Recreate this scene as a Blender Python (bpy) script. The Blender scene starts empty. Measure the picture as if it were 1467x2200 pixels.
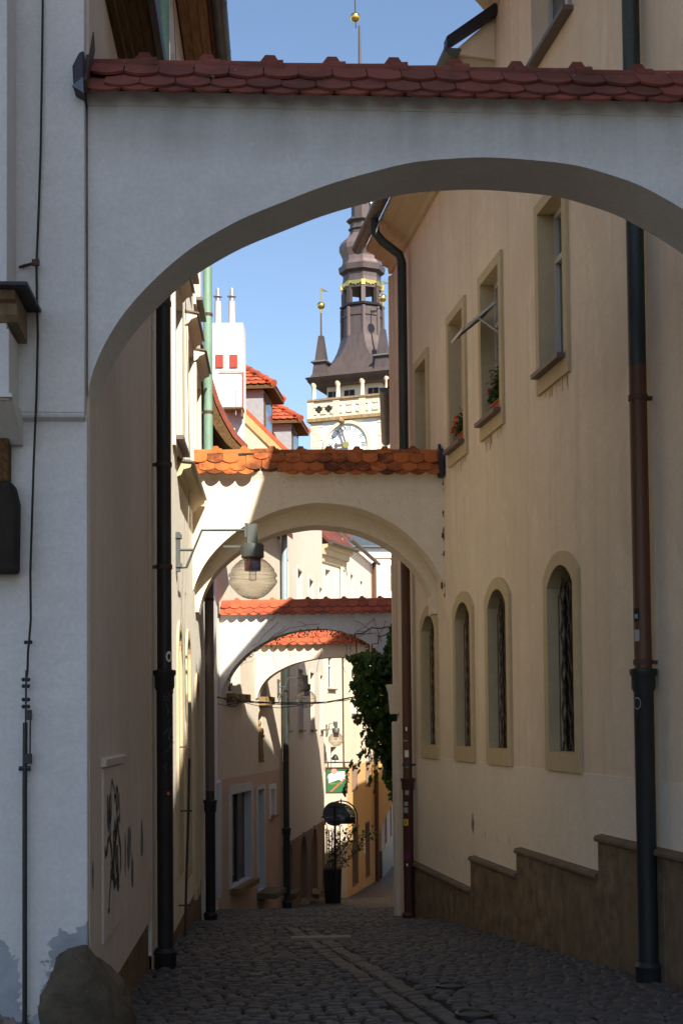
import bpy, bmesh, math, random
from mathutils import Vector, Matrix
random.seed(7)
R = math.radians
SC = bpy.context.scene
COL = SC.collection

# ------------------------------------------------------------------ camera, sky, sun, exposure
EYE = 1.6                       # eye height above the cobbles where the photographer stands
F_PX, PPX, PPY = 3000.0, 733.5, 1421.0
PITCH, ROLL = R(2.6), R(-0.54)
cam_d = bpy.data.cameras.new('camera'); cam = bpy.data.objects.new('camera', cam_d); COL.objects.link(cam)
cam_d.sensor_fit = 'VERTICAL'; cam_d.sensor_height = 24.0
cam_d.lens = 24.0 * F_PX / 2200.0
cam_d.shift_y = (PPY - 1100.0) / 2200.0
cam_d.clip_end = 2000.0; cam_d.clip_start = 0.05
CAMROT = Matrix.Rotation(R(90) + PITCH, 3, 'X') @ Matrix.Rotation(ROLL, 3, 'Z')
cam.matrix_world = Matrix.Translation((0, 0, EYE)) @ CAMROT.to_4x4()
SC.camera = cam

SUN_AZ, SUN_EL = R(24.5), R(40.5)      # azimuth to the right of straight-behind-the-camera
ldir = Vector((-math.sin(SUN_AZ) * math.cos(SUN_EL), math.cos(SUN_AZ) * math.cos(SUN_EL), -math.sin(SUN_EL)))
world = bpy.data.worlds.new('World'); SC.world = world; world.use_nodes = True
wn = world.node_tree; wn.nodes.clear()
wo = wn.nodes.new('ShaderNodeOutputWorld'); wb = wn.nodes.new('ShaderNodeBackground'); ws = wn.nodes.new('ShaderNodeTexSky')
ws.sky_type = 'NISHITA'; ws.sun_disc = False; ws.sun_elevation = SUN_EL
ws.sun_rotation = math.pi - SUN_AZ
ws.air_density = 1.0; ws.dust_density = 0.6; ws.ozone_density = 1.6; ws.altitude = 200
wb.inputs['Strength'].default_value = 0.095
wn.links.new(ws.outputs[0], wb.inputs[0]); wn.links.new(wb.outputs[0], wo.inputs[0])
sun_d = bpy.data.lights.new('sun', 'SUN'); sun_d.energy = 5.0; sun_d.angle = R(0.53); sun_d.color = (1.0, 0.93, 0.80)
sun = bpy.data.objects.new('sun', sun_d); COL.objects.link(sun)
sun.rotation_euler = ldir.to_track_quat('-Z', 'Y').to_euler()
sun.location = (20, -30, 40)
SC.view_settings.view_transform = 'Standard'; SC.view_settings.look = 'None'
SC.view_settings.exposure = 1.0; SC.view_settings.gamma = 1.0; SC.view_settings.use_curve_mapping = False
SC.cycles.max_bounces = 8; SC.cycles.diffuse_bounces = 5; SC.cycles.transparent_max_bounces = 12
SC.cycles.sample_clamp_indirect = 6.0
SC.cycles.caustics_reflective = False; SC.cycles.caustics_refractive = False
try:
    SC.cycles.use_denoising = True
except Exception:
    pass

# ------------------------------------------------------------------ measuring helpers (survey of the place)
def ray(px, py):
    d = CAMROT @ Vector(((px - PPX) / F_PX, -(py - PPY) / F_PX, -1.0))
    return d / d.y
def at(px, py, Y):
    d = ray(px, py) * Y
    return Vector((d.x, d.y, d.z + EYE))
GP = [(-60, 0), (7, 0), (10.9, -.28), (16, -.65), (18.5, -.95), (25.5, -1.73), (31.5, -2.48), (42, -3.6), (44, -3.8),
      (51, -4.05), (60, -4.3), (75, -4.6), (120, -5), (900, -6)]
def zg(y):
    for (a, za), (b, zb) in zip(GP, GP[1:]):
        if y <= b:
            return za + (zb - za) * (y - a) / (b - a)
    return GP[-1][1]

# ------------------------------------------------------------------ materials
def lin(c):
    return tuple((x / 12.92 if x <= .04045 else ((x + .055) / 1.055) ** 2.4) for x in c)
def hexc(h):
    return lin(tuple(int(h[i:i + 2], 16) / 255 for i in (0, 2, 4)))
class NT:
    def __init__(s, name):
        s.m = bpy.data.materials.new(name); s.m.use_nodes = True
        s.t = s.m.node_tree; s.t.nodes.clear()
        s.out = s.n('OutputMaterial'); s.b = s.n('BsdfPrincipled'); s.l(s.b.outputs[0], s.out.inputs[0])
        s.pos = None
    def n(s, typ, **kw):
        x = s.t.nodes.new('ShaderNode' + typ)
        for k, v in kw.items(): setattr(x, k, v)
        return x
    def l(s, a, b): s.t.links.new(a, b)
    def P(s):
        if s.pos is None:
            s.pos = s.n('NewGeometry')
        return s.pos.outputs['Position']
    def vec(s, scale, src=None):
        v = s.n('VectorMath', operation='MULTIPLY'); s.l(src or s.P(), v.inputs[0]); v.inputs[1].default_value = scale
        return v.outputs[0]
    def noise(s, scale, detail=4, rough=.55, vec=None, dist=0):
        x = s.n('TexNoise'); x.inputs['Scale'].default_value = scale; x.inputs['Detail'].default_value = detail
        x.inputs['Roughness'].default_value = rough; x.inputs['Distortion'].default_value = dist
        s.l(vec or s.P(), x.inputs['Vector']); return x.outputs[0]
    def ramp(s, fac, a, b, ca=0., cb=1.):
        x = s.n('MapRange'); x.inputs[1].default_value = a; x.inputs[2].default_value = b
        x.inputs[3].default_value = ca; x.inputs[4].default_value = cb; s.l(fac, x.inputs[0]); return x.outputs[0]
    def mix(s, fac, a, b, mode='MIX'):
        x = s.n('MixRGB', blend_type=mode)
        for i, v in ((0, fac), (1, a), (2, b)):
            if isinstance(v, (int, float)): x.inputs[i].default_value = v
            elif isinstance(v, tuple): x.inputs[i].default_value = (*v[:3], 1)
            else: s.l(v, x.inputs[i])
        return x.outputs[0]
    def math(s, op, a, b=0.):
        x = s.n('Math', operation=op)
        for i, v in ((0, a), (1, b)):
            if isinstance(v, (int, float)): x.inputs[i].default_value = v
            else: s.l(v, x.inputs[i])
        return x.outputs[0]
    def bump(s, h, strength=.3, dist=.02):
        x = s.n('Bump'); x.inputs['Strength'].default_value = strength; x.inputs['Distance'].default_value = dist
        s.l(h, x.inputs['Height']); s.l(x.outputs[0], s.b.inputs['Normal'])
    def col(s, c):
        if isinstance(c, tuple): s.b.inputs['Base Color'].default_value = (*c[:3], 1)
        else: s.l(c, s.b.inputs['Base Color'])
    def set(s, rough=None, metal=None, spec=None):
        if rough is not None: s.b.inputs['Roughness'].default_value = rough
        if metal is not None: s.b.inputs['Metallic'].default_value = metal
        if spec is not None: s.b.inputs['Specular IOR Level'].default_value = spec
        return s
M = {}
def sc(c, k): return tuple(min(1, x * k) for x in c)
def plaster(name, c, stain=.35, stain_col=None, streak=.35, grain=.3, speck=0, rough_scale=1.0, peel=None, patch=1., crack=.12, under=None):
    s = NT(name); s.set(rough=.93, spec=.15)
    big = s.ramp(s.noise(.45, 3, .6), .38, .68)
    mid = s.ramp(s.noise(2.3, 4, .65), .45, .75)
    col = s.mix(s.math('MULTIPLY', big, stain * .6), c, stain_col or sc(c, .74))
    col = s.mix(s.math('MULTIPLY', mid, stain * .45), col, sc(c, .80))
    st = s.ramp(s.noise(3.2, 5, .6, s.vec((2.2, 2.2, .16))), .5, .78)
    col = s.mix(s.math('MULTIPLY', st, streak * .55), col, stain_col or sc(c, .66))
    light = s.ramp(s.noise(1.1, 3, .5, s.vec((1, 1, .5))), .52, .75)
    col = s.mix(s.math('MULTIPLY', light, .22), col, sc(c, 1.12))
    if speck:
        sp = s.ramp(s.noise(26, 2, .5), .63, .68)
        msk = s.ramp(s.noise(.8, 3, .6), .45, .6)
        col = s.mix(s.math('MULTIPLY', s.math('MULTIPLY', sp, msk), speck), col, sc(c, .3))
    # repaired / re-limewashed areas with a definite edge, and settlement cracks
    pt = s.ramp(s.noise(.62, 5, .62, dist=.8), .55, .565)
    col = s.mix(s.math('MULTIPLY', pt, .16 * patch), col, sc(c, .80))
    pt2 = s.ramp(s.noise(1.25, 3, .55, s.vec((1, 1, .6)), dist=.5), .60, .62)
    col = s.mix(s.math('MULTIPLY', pt2, .20 * patch), col, sc(c, 1.15))
    trow = s.noise(6.5, 3, .7, s.vec((1, 1, 1.6)))
    col = s.mix(s.ramp(trow, .35, .7, 0, .36), col, sc(c, .78))
    fine = s.noise(42 * rough_scale, 2, .75)
    col = s.mix(s.ramp(fine, .35, .65, 0, .34), col, sc(c, .70))
    h = s.math('ADD', s.math('MULTIPLY', fine, .55), s.math('MULTIPLY', trow, 1.1))
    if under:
        # tongues of soot run-off, on the near arch with painted tile shade, below a coping: (z of the coping, reach)
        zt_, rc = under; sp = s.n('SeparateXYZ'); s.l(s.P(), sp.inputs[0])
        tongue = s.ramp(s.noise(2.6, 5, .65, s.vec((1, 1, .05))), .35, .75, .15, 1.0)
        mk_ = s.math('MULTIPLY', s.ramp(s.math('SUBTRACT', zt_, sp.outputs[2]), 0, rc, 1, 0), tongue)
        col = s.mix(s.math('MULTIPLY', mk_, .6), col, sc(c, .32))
    if peel:
        # patches where the paint coat has come off: (z threshold, colour, edge softness)
        zt, pc, x0, x1 = peel
        sep = s.n('SeparateXYZ'); s.l(s.P(), sep.inputs[0])
        n1 = s.noise(2.6, 7, .62, dist=.3)
        slope = s.ramp(sep.outputs[0], x0, x1)
        lim = s.math('ADD', s.ramp(sep.outputs[0], -1.56, -1.30, .26, .66), s.ramp(n1, .3, .7, -.22, .22))
        lim = s.math('ADD', lim, s.ramp(sep.outputs[0], -1.52, -1.70, 0, .16))
        lvl = s.math('SUBTRACT', sep.outputs[2], lim)
        mk = s.ramp(lvl, .004, -.004)
        n2 = s.noise(4.2, 6, .7, dist=.4)
        mk2 = s.ramp(s.math('ADD', sep.outputs[2], s.math('MULTIPLY', s.math('ADD', n2, s.math('MULTIPLY', slope, -.35)), -.62)), zt - .13, zt - .14)
        pcol = s.mix(s.ramp(s.noise(7, 4), .35, .7), pc, sc(pc, .7))
        col = s.mix(mk, col, pcol)
        rub = s.mix(s.ramp(s.noise(14, 5, .7), .35, .65), hexc('8a7a72'), hexc('4a423e'))
        col = s.mix(mk2, col, rub)
        h = s.math('ADD', h, s.math('MULTIPLY', mk, -1.2))
        h = s.math('ADD', h, s.math('MULTIPLY', s.math('MULTIPLY', mk2, s.noise(11, 6, .7)), 2.5))
    s.col(col); s.bump(h, grain, .012)
    M[name] = s.m; return s.m
def stone(name, c1, c2, scale=6, streak=False, rough=.85, bump=.4, speck=None):
    s = NT(name); s.set(rough=rough, spec=.25)
    v = s.vec((1.4, 1.4, .22)) if streak else None
    a = s.ramp(s.noise(scale, 7, .65, v, .4), .33, .68)
    col = s.mix(a, c1, c2)
    oi = s.n('ObjectInfo')
    col = s.mix(s.ramp(oi.outputs['Random'], 0, 1, 0, .45), col, sc(c1, .55))
    col = s.mix(s.ramp(s.noise(scale * 9, 3, .6), .4, .75, 0, .5), col, sc(c1, .5))
    if speck:
        col = s.mix(s.ramp(s.noise(120, 2, .5), .68, .74, 0, .45), col, speck)
    s.col(col); s.bump(s.math('ADD', s.noise(scale * 5, 5, .7), s.math('MULTIPLY', s.noise(scale * 22, 3, .6), .4)), bump, .02)
    M[name] = s.m; return s.m
def tilemat(name, c1, c2, dark, amt):
    s = NT(name); s.set(rough=.82, spec=.25)
    oi = s.n('ObjectInfo')
    col = s.mix(s.ramp(oi.outputs['Random'], 0, 1), c1, c2)
    col = s.mix(s.ramp(s.noise(14, 4, .6), .35, .7, 0, .45), col, sc(c1, .7))
    rnd = s.math('MULTIPLY', s.math('FRACT', s.math('MULTIPLY', oi.outputs['Random'], 7.31)), .22)
    patch = s.ramp(s.math('ADD', s.noise(3.1, 6, .7), rnd), .56, .76)
    col = s.mix(s.math('MULTIPLY', patch, amt), col, dark)
    col = s.mix(s.ramp(s.noise(42, 2, .4), .75, .78, 0, .6), col, hexc('c9bfb0'))
    s.col(col); s.bump(s.noise(60, 4, .7), .25, .006)
    M[name] = s.m; return s.m
def paint(name, c, rough=.5, metal=0., var=.3, var_col=None, scale=8, bump=.1, spec=.4, streak=True):
    s = NT(name); s.set(rough=rough, metal=metal, spec=spec)
    v = s.vec((1.5, 1.5, .25)) if streak else None
    col = s.mix(s.ramp(s.noise(scale, 5, .65, v), .4, .7, 0, var), c, var_col or sc(c, .5))
    col = s.mix(s.ramp(s.noise(scale * 8, 3, .6), .5, .75, 0, var * .6), col, var_col or sc(c, 1.5))
    s.col(col); s.bump(s.noise(scale * 6, 4, .6), bump, .006)
    M[name] = s.m; return s.m
def glassy(name, c, rough=.08, alpha=None):
    s = NT(name); s.set(rough=rough, spec=.6)
    if alpha is None:
        s.col(s.mix(s.ramp(s.noise(.9, 2), .35, .65), c, sc(c, 2.2)))
    else:
        g = s.n('BsdfGlossy'); g.inputs['Roughness'].default_value = .07; g.inputs[0].default_value = (1, 1, 1, 1)
        t = s.n('BsdfTransparent'); t.inputs[0].default_value = (*c, 1)
        lw = s.n('LayerWeight'); lw.inputs[0].default_value = .4
        rib = s.ramp(s.noise(7, 3, .6, s.vec((.6, .6, 7.0))), .42, .62)
        edge = s.math('POWER', lw.outputs['Facing'], 1.3)
        dk = s.math('MINIMUM', s.math('ADD', edge, s.math('MULTIPLY', rib, .22)), 1.0)
        s.l(s.mix(dk, c, sc(c, .42)), t.inputs[0])
        fac = s.math('ADD', s.math('MULTIPLY', s.math('POWER', lw.outputs['Facing'], 1.8), .55), .06)
        mx = s.n('MixShader'); s.l(fac, mx.inputs[0]); s.l(t.outputs[0], mx.inputs[1]); s.l(g.outputs[0], mx.inputs[2])
        bp = s.n('Bump'); bp.inputs['Strength'].default_value = .5; bp.inputs['Distance'].default_value = .02
        s.l(s.noise(9, 3, .5, s.vec((1, 1, 4))), bp.inputs['Height']); s.l(bp.outputs[0], g.inputs['Normal'])
        s.l(mx.outputs[0], s.out.inputs[0])
    M[name] = s.m; return s.m
def leafmat(name, c1, c2):
    s = NT(name); s.set(rough=.5, spec=.35)
    s.col(s.mix(s.ramp(s.noise(16, 3), .3, .7), c1, c2))
    s.b.inputs['Transmission Weight'].default_value = 0
    tr = s.n('BsdfTranslucent'); tr.inputs[0].default_value = (*sc(c2, 1.6), 1)
    mx = s.n('MixShader'); mx.inputs[0].default_value = .25
    s.l(s.b.outputs[0], mx.inputs[1]); s.l(tr.outputs[0], mx.inputs[2]); s.l(mx.outputs[0], s.out.inputs[0])
    M[name] = s.m; return s.m
def wood(name, c1, c2):
    s = NT(name); s.set(rough=.75, spec=.25)
    g = s.ramp(s.noise(7, 6, .65, s.vec((6, .6, 6)), .5), .35, .68)
    s.col(s.mix(g, c1, c2)); s.bump(g, .2, .01); M[name] = s.m; return s.m

plaster('plaster_pier', (.69, .68, .67), stain=.3, streak=.3, peel=(.02, hexc('a6abb1'), -1.7, -1.25))
plaster('plaster_arch_front', (.70, .69, .675), stain=.3, streak=.25)
plaster('plaster_arch_near', (.70, .69, .675), stain=.3, streak=.25, under=(EYE + 3.03, .17))  # soot under the tiles with some of their shade painted in
plaster('plaster_rose', (.73, .655, .59), stain=.55, streak=.6, stain_col=(.42, .31, .22))
plaster('plaster_cream', (.84, .79, .69), stain=.25, streak=.3)
plaster('plaster_buff', (.88, .725, .545), stain=.75, streak=1.0, stain_col=(.58, .43, .28), patch=1.5)
plaster('plaster_buff_low', (.89, .77, .62), stain=.55, streak=.25)
plaster('plaster_ochre_trim', (.60, .475, .29), stain=.3, streak=.3, grain=.15, crack=.3)
plaster('plaster_arch_cream', (.84, .73, .57), stain=.3, streak=.35, speck=.4)
plaster('plaster_white_rough', (.78, .77, .75), stain=.3, streak=.3, grain=.6, rough_scale=.35, speck=.2)
plaster('plaster_pale', (.71, .63, .52), stain=.3, streak=.4)
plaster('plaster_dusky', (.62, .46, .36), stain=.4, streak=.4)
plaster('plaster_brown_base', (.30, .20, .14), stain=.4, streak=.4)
plaster('plaster_pinkish', (.72, .63, .52), stain=.2, streak=.25)
plaster('plaster_orange', (.72, .48, .22), stain=.3, streak=.35)
plaster('plaster_gable', (.66, .54, .34), stain=.25, streak=.25)
plaster('plaster_white', (.82, .81, .79), stain=.3, streak=.5, stain_col=(.50, .47, .44))
plaster('render_grey', (.30, .32, .34), stain=.3, streak=.2, grain=.9, rough_scale=.35)
plaster('tower_white', (.82, .82, .82), stain=.15, streak=.2)
plaster('tower_sand', (.70, .59, .45), stain=.3, streak=.3)
plaster('moulding_tan', (.62, .50, .32), stain=.4, streak=.3)
plaster('blue_white_paint', (.62, .64, .66), stain=.25, streak=.3)
stone('plinth_stone', hexc('947f64'), hexc('57483a'), 6, False, .75, .3)
stone('plinth_cap', hexc('84705a'), hexc('5a4a3a'), 5, False, .75, .25)
stone('granite', hexc('665a4a'), hexc('3b342c'), 5, False, .85, .6, hexc('a09a90'))
stone('dark_granite', hexc('3b342e'), hexc('211d1a'), 7, False, .8, .6, hexc('6a6058'))
stone('sandstone', hexc('a58a63'), hexc('7a6243'), 5, True, .85, .35)
stone('cobble', hexc('65605c'), hexc('332f2d'), 9, False, .6, .4)
stone('kerb_pale', hexc('9a938a'), hexc('6e6860'), 8, False, .8, .3)
stone('cobble_dust', hexc('2b2826'), hexc('1b1918'), 12, False, .95, .4)
stone('old_timber', hexc('8a7a66'), hexc('5c4f41'), 5, True, .85, .3)
tilemat('tile_red', hexc('86483a'), hexc('683a2e'), hexc('3a241e'), .55)
tilemat('tile_orange', hexc('c46f38'), hexc('a65a30'), hexc('2f1d16'), .8)
tilemat('tile_fresh', hexc('bd6442'), hexc('a25038'), hexc('6a3529'), .4)
tilemat('tile_roof_far', hexc('c0603c'), hexc('9e4c36'), hexc('5a3128'), .5)
paint('iron_black', hexc('2a2b2c'), .45, .2, .4, hexc('3c3a38'))
paint('pipe_copper_green', hexc('7fa08c'), .6, .1, .5, hexc('4a5c50'), 6)
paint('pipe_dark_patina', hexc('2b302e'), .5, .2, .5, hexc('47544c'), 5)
paint('pipe_brown', hexc('5d3a26'), .5, 0, .35, hexc('3a2418'), 4)
paint('pipe_mauve', hexc('6d5f5a'), .5, .1, .3, hexc('4a403c'), 5)
paint('pipe_zinc', hexc('9fb0b8'), .5, .2, .3, hexc('7c8a90'), 5)
paint('gutter_zinc', hexc('5d6058'), .5, .3, .5, hexc('3c3f38'), 7)
paint('flashing_lead', hexc('5c646c'), .45, .4, .4, hexc('39404a'), 9)
paint('flashing_dark', hexc('2a2830'), .5, .3, .4, hexc('3c3a44'), 9)
paint('copper_brown', hexc('5f5350'), .42, .35, .6, hexc('433b39'), 1.6)
paint('copper_pale', hexc('7a6a68'), .42, .35, .55, hexc('5a4c4b'), 1.6)
paint('tower_flash', hexc('6a6662'), .5, .4, .3)
paint('gold', (.95, .66, .18), .22, 1., .15, (.7, .42, .1), 3, .03)
paint('lamp_metal', hexc('5c605e'), .5, .4, .4, hexc('383a38'))
paint('lamp_copper', hexc('7d5348'), .35, .6, .3, hexc('5b3c34'))
paint('window_white', hexc('c8c4bc'), .5, 0, .2, None, 6, .05)
paint('sill_metal', hexc('6d5f57'), .5, .2, .4)
paint('rust_iron', hexc('4a3d36'), .7, .3, .5, hexc('6b4630'))
paint('grille_iron', hexc('544840'), .55, .2, .5, hexc('7a5f4e'))
paint('galvanised', hexc('a9adb0'), .35, .6, .3, None, 9)
paint('vent_concrete', hexc('b7b3aa'), .85, 0, .25)
paint('hatch_red', hexc('9c3a2c'), .7, 0, .25)
paint('board_green', hexc('2c6b45'), .4, 0, .1, None, 4, .02)
paint('sign_back', hexc('575b61'), .5, .3, .25, None, 12, .03)
paint('sign_teal', hexc('2d5a5c'), .5, 0, .2)
paint('frame_maroon', hexc('4e2b28'), .5, 0, .3)
paint('print_white', hexc('e8e6de'), .6, 0, .05, None, 5, 0)
paint('print_cream', hexc('e6dcb8'), .6, 0, .05, None, 5, 0)
paint('print_rose', hexc('d98a80'), .6, 0, .1, None, 5, 0)
paint('print_orange', hexc('d2603c'), .6, 0, .1, None, 5, 0)
paint('print_gold', hexc('c6a24e'), .6, 0, .05, None, 5, 0)
paint('print_sky', hexc('a8cbd2'), .6, 0, .05, None, 5, 0)
paint('soot', hexc('1d1d1f'), .9)
paint('print_black', hexc('1d1d1f'), .6, 0, .1, None, 5, 0)
paint('print_yellow', hexc('c9b32c'), .6, 0, .1, None, 5, 0)
paint('print_teal', hexc('3d8a8a'), .6, 0, .1, None, 5, 0)
paint('print_grey', hexc('8d93a0'), .6, 0, .1, None, 5, 0)
paint('print_magenta', hexc('6a1f4d'), .6, 0, .1, None, 5, 0)
paint('tag_black', hexc('2b2829'), .8, 0, .3, None, 9, 0)
paint('tag_pale', hexc('9d9a96'), .8, 0, .3, None, 9, 0)
paint('chip_brown', hexc('5d4a3a'), .9, 0, .5, None, 14, .3)
paint('terracotta', hexc('b9694a'), .75, 0, .35, hexc('8c4b36'), 7)
paint('dial_white', hexc('dfe3e2'), .5, 0, .06, None, 2, .02)
paint('dial_green', hexc('3f6660'), .6, 0, .2)
paint('flower_orange', hexc('d9541e'), .6, 0, .2)
paint('flower_pink', hexc('c9527a'), .6, 0, .2)
paint('cable_black', hexc('151517'), .5, 0, .1)
paint('planter_dark', hexc('2d2a28'), .7, 0, .3)
paint('stem_brown', hexc('4c3a28'), .8, 0, .3)
paint('bamboo', hexc('b79a66'), .7, 0, .4, hexc('8a7048'), 9)
paint('graffito', hexc('6b6a72'), .8, 0, .3)
paint('rope', hexc('8c8878'), .8)
glassy('glass_dark', (.010, .011, .013), .2)
M['glass_dark'].node_tree.nodes['Principled BSDF'].inputs['Specular IOR Level'].default_value = .22
g_ = NT('glass_grille'); g_.set(rough=.5, spec=.12); g_.col(g_.mix(g_.ramp(g_.noise(3, 3), .3, .7), (.008, .009, .011), (.018, .018, .018))); M['glass_grille'] = g_.m
glassy('glass_sky', (.05, .065, .08))
glassy('glass_globe', (.98, .96, .90), alpha=1)
glassy('glass_bulb', (.95, .95, .95), alpha=1)
leafmat('ivy_leaf', (.040, .085, .014), (.085, .15, .030))
leafmat('plant_leaf', (.035, .075, .018), (.07, .12, .03))
leafmat('dry_vine', (.07, .05, .03), (.11, .075, .04))
wood('wood_soffit', hexc('8a6844'), hexc('5e4229'))
wood('wood_dark', hexc('6b4f2c'), hexc('3a2815'))

# ------------------------------------------------------------------ mesh helpers
WM = {}
class MB:
    def __init__(s): s.v, s.f = [], []
    def add(s, vs, fs):
        k = len(s.v); s.v += [tuple(x) for x in vs]; s.f += [tuple(i + k for i in f) for f in fs]; return s
    def quad(s, a, b, c, d): return s.add((a, b, c, d), ((0, 1, 2, 3),))
    def box(s, c, size, rz=0, rot=None):
        m = rot or Matrix.Rotation(rz, 3, 'Z'); c = Vector(c)
        vs = [c + m @ Vector((x * size[0] / 2, y * size[1] / 2, z * size[2] / 2)) for x in (-1, 1) for y in (-1, 1) for z in (-1, 1)]
        return s.add(vs, ((0, 1, 3, 2), (4, 6, 7, 5), (0, 4, 5, 1), (2, 3, 7, 6), (0, 2, 6, 4), (1, 5, 7, 3)))
    def hexa(s, p):   # 8 corners: bottom 4 loop, top 4 loop
        return s.add(p, ((3, 2, 1, 0), (4, 5, 6, 7), (0, 1, 5, 4), (1, 2, 6, 5), (2, 3, 7, 6), (3, 0, 4, 7)))
    def prism(s, poly, off):    # closed polygon of 3d points extruded by a vector
        n = len(poly); off = Vector(off)
        vs = [Vector(p) for p in poly] + [Vector(p) + off for p in poly]
        fs = [tuple(range(n))[::-1], tuple(range(n, 2 * n))] + [(i, (i + 1) % n, n + (i + 1) % n, n + i) for i in range(n)]
        return s.add(vs, fs)
    def tube(s, pts, r, n=10, caps=True):
        pts = [Vector(p) for p in pts]; k = len(pts); rs = r if isinstance(r, (list, tuple)) else [r] * k
        prev = None; vs = []
        for i, p in enumerate(pts):
            t = (pts[min(i + 1, k - 1)] - pts[max(i - 1, 0)]).normalized()
            if prev is None:
                a = Vector((0, 0, 1)) if abs(t.z) < .9 else Vector((1, 0, 0))
                prev = a.cross(t).normalized()
            prev = (prev - t * prev.dot(t)).normalized(); b = t.cross(prev)
            vs += [p + (prev * math.cos(2 * math.pi * j / n) + b * math.sin(2 * math.pi * j / n)) * rs[i] for j in range(n)]
        fs = [(i * n + j, i * n + (j + 1) % n, (i + 1) * n + (j + 1) % n, (i + 1) * n + j) for i in range(k - 1) for j in range(n)]
        if caps: fs += [tuple(range(n))[::-1], tuple(range((k - 1) * n, k * n))]
        return s.add(vs, fs)
    def lathe(s, c, prof, n=24, rot=0., square=False):
        c = Vector(c); vs = []; k = len(prof)
        for r, z in prof:
            vs += [c + Vector((r * math.cos(rot + 2 * math.pi * j / n), r * math.sin(rot + 2 * math.pi * j / n), z)) for j in range(n)]
        fs = [(i * n + j, i * n + (j + 1) % n, (i + 1) * n + (j + 1) % n, (i + 1) * n + j) for i in range(k - 1) for j in range(n)]
        fs += [tuple(range(n))[::-1], tuple(range((k - 1) * n, k * n))]
        return s.add(vs, fs)
    def ball(s, c, r, n=12, sz=1.):
        pr = [(max(1e-4, r * math.sin(math.pi * i / n)), -r * sz * math.cos(math.pi * i / n)) for i in range(n + 1)]
        return s.lathe(c, pr, 16)
    def mesh(s, name, smooth=False, angle=40):
        me = bpy.data.meshes.new(name); me.from_pydata(s.v, [], s.f)
        bm = bmesh.new(); bm.from_mesh(me); bmesh.ops.recalc_face_normals(bm, faces=bm.faces)
        if smooth:
            for f in bm.faces: f.smooth = True
            lim = R(angle)
            for e in bm.edges:
                if len(e.link_faces) == 2 and e.calc_face_angle(0) > lim: e.smooth = False
        bm.to_mesh(me); bm.free(); me.update(); return me
def link(o, parent=None, world_m=None):
    COL.objects.link(o); w = world_m or Matrix.Identity(4); WM[o.name] = w
    if parent is not None:
        o.parent = parent; o.matrix_parent_inverse = WM[parent.name].inverted()
    o.matrix_basis = w
    return o
def thing(name, label, cat, loc, group=None):
    o = bpy.data.objects.new(name, None); o.empty_display_size = .3
    link(o, None, Matrix.Translation(loc)); o['label'] = label; o['category'] = cat
    if group: o['group'] = group
    return o
def part(name, mb, mat, parent, smooth=False, label=None, bevel=0, kind=None):
    me = mb.mesh(name, smooth); me.materials.append(M[mat])
    o = bpy.data.objects.new(name, me); link(o, parent)
    if label: o['label'] = label
    if kind: o['kind'] = kind
    if bevel:
        b = o.modifiers.new('bevel', 'BEVEL'); b.width = bevel; b.segments = 2; b.limit_method = 'ANGLE'; b.angle_limit = R(35)
    return o
def piece(name, me, parent, m, mat=None):
    o = bpy.data.objects.new(name, me); return link(o, parent, m)
def solo(name, mb, mat, label, cat, smooth=False, group=None, bevel=0):
    o = part(name, mb, mat, None, smooth, label, bevel); o['category'] = cat
    if group: o['group'] = group
    return o
def structure(o): o['kind'] = 'structure'; return o

class Facade:
    """vertical plane through plan points A->B; n points to the street (side=+1: left of A->B)"""
    def __init__(s, A, B, side):
        s.A = Vector((A[0], A[1], 0)); s.B = Vector((B[0], B[1], 0)); d = s.B - s.A; s.L = d.length; s.d = d / s.L
        s.n = Vector((-s.d.y, s.d.x, 0)) * side; s.ang = math.atan2(s.d.y, s.d.x)
    def p(s, u, z, o=0.): q = s.A + s.d * u + s.n * o; return Vector((q.x, q.y, z))
    def hit(s, px, py, o=0.):
        r = ray(px, py); A = s.A + s.n * o
        den = r.x * s.n.x + r.y * s.n.y
        t = (A.x * s.n.x + A.y * s.n.y) / den
        q = Vector((r.x * t, r.y * t, 0)); return ((q - A).dot(s.d), r.z * t + EYE)
    def uy(s, Y): return (Y - s.A.y) / s.d.y
    def box(s, mb, u0, u1, z0, z1, o0, o1):
        return mb.hexa([s.p(u0, z0, o0), s.p(u1, z0, o0), s.p(u1, z0, o1), s.p(u0, z0, o1),
                        s.p(u0, z1, o0), s.p(u1, z1, o0), s.p(u1, z1, o1), s.p(u0, z1, o1)])
    def profile(s, mb, u0, u1, prof):  # prof: list (offset, z) closed polygon swept along u
        return mb.prism([s.p(u0, z, o) for o, z in prof], s.d * (u1 - u0))
def arc_pts(u0, u1, zs, rise, n=10):
    # circular segment from (u0,zs) over apex to (u1,zs)
    h = (u1 - u0) / 2; r = (h * h + rise * rise) / (2 * rise); c = zs + rise - r; a = math.asin(min(1, h / r))
    if rise > h: a = math.pi - a
    return [((u0 + u1) / 2 + r * math.sin(-a + 2 * a * i / n), c + r * math.cos(-a + 2 * a * i / n)) for i in range(n + 1)]
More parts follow.
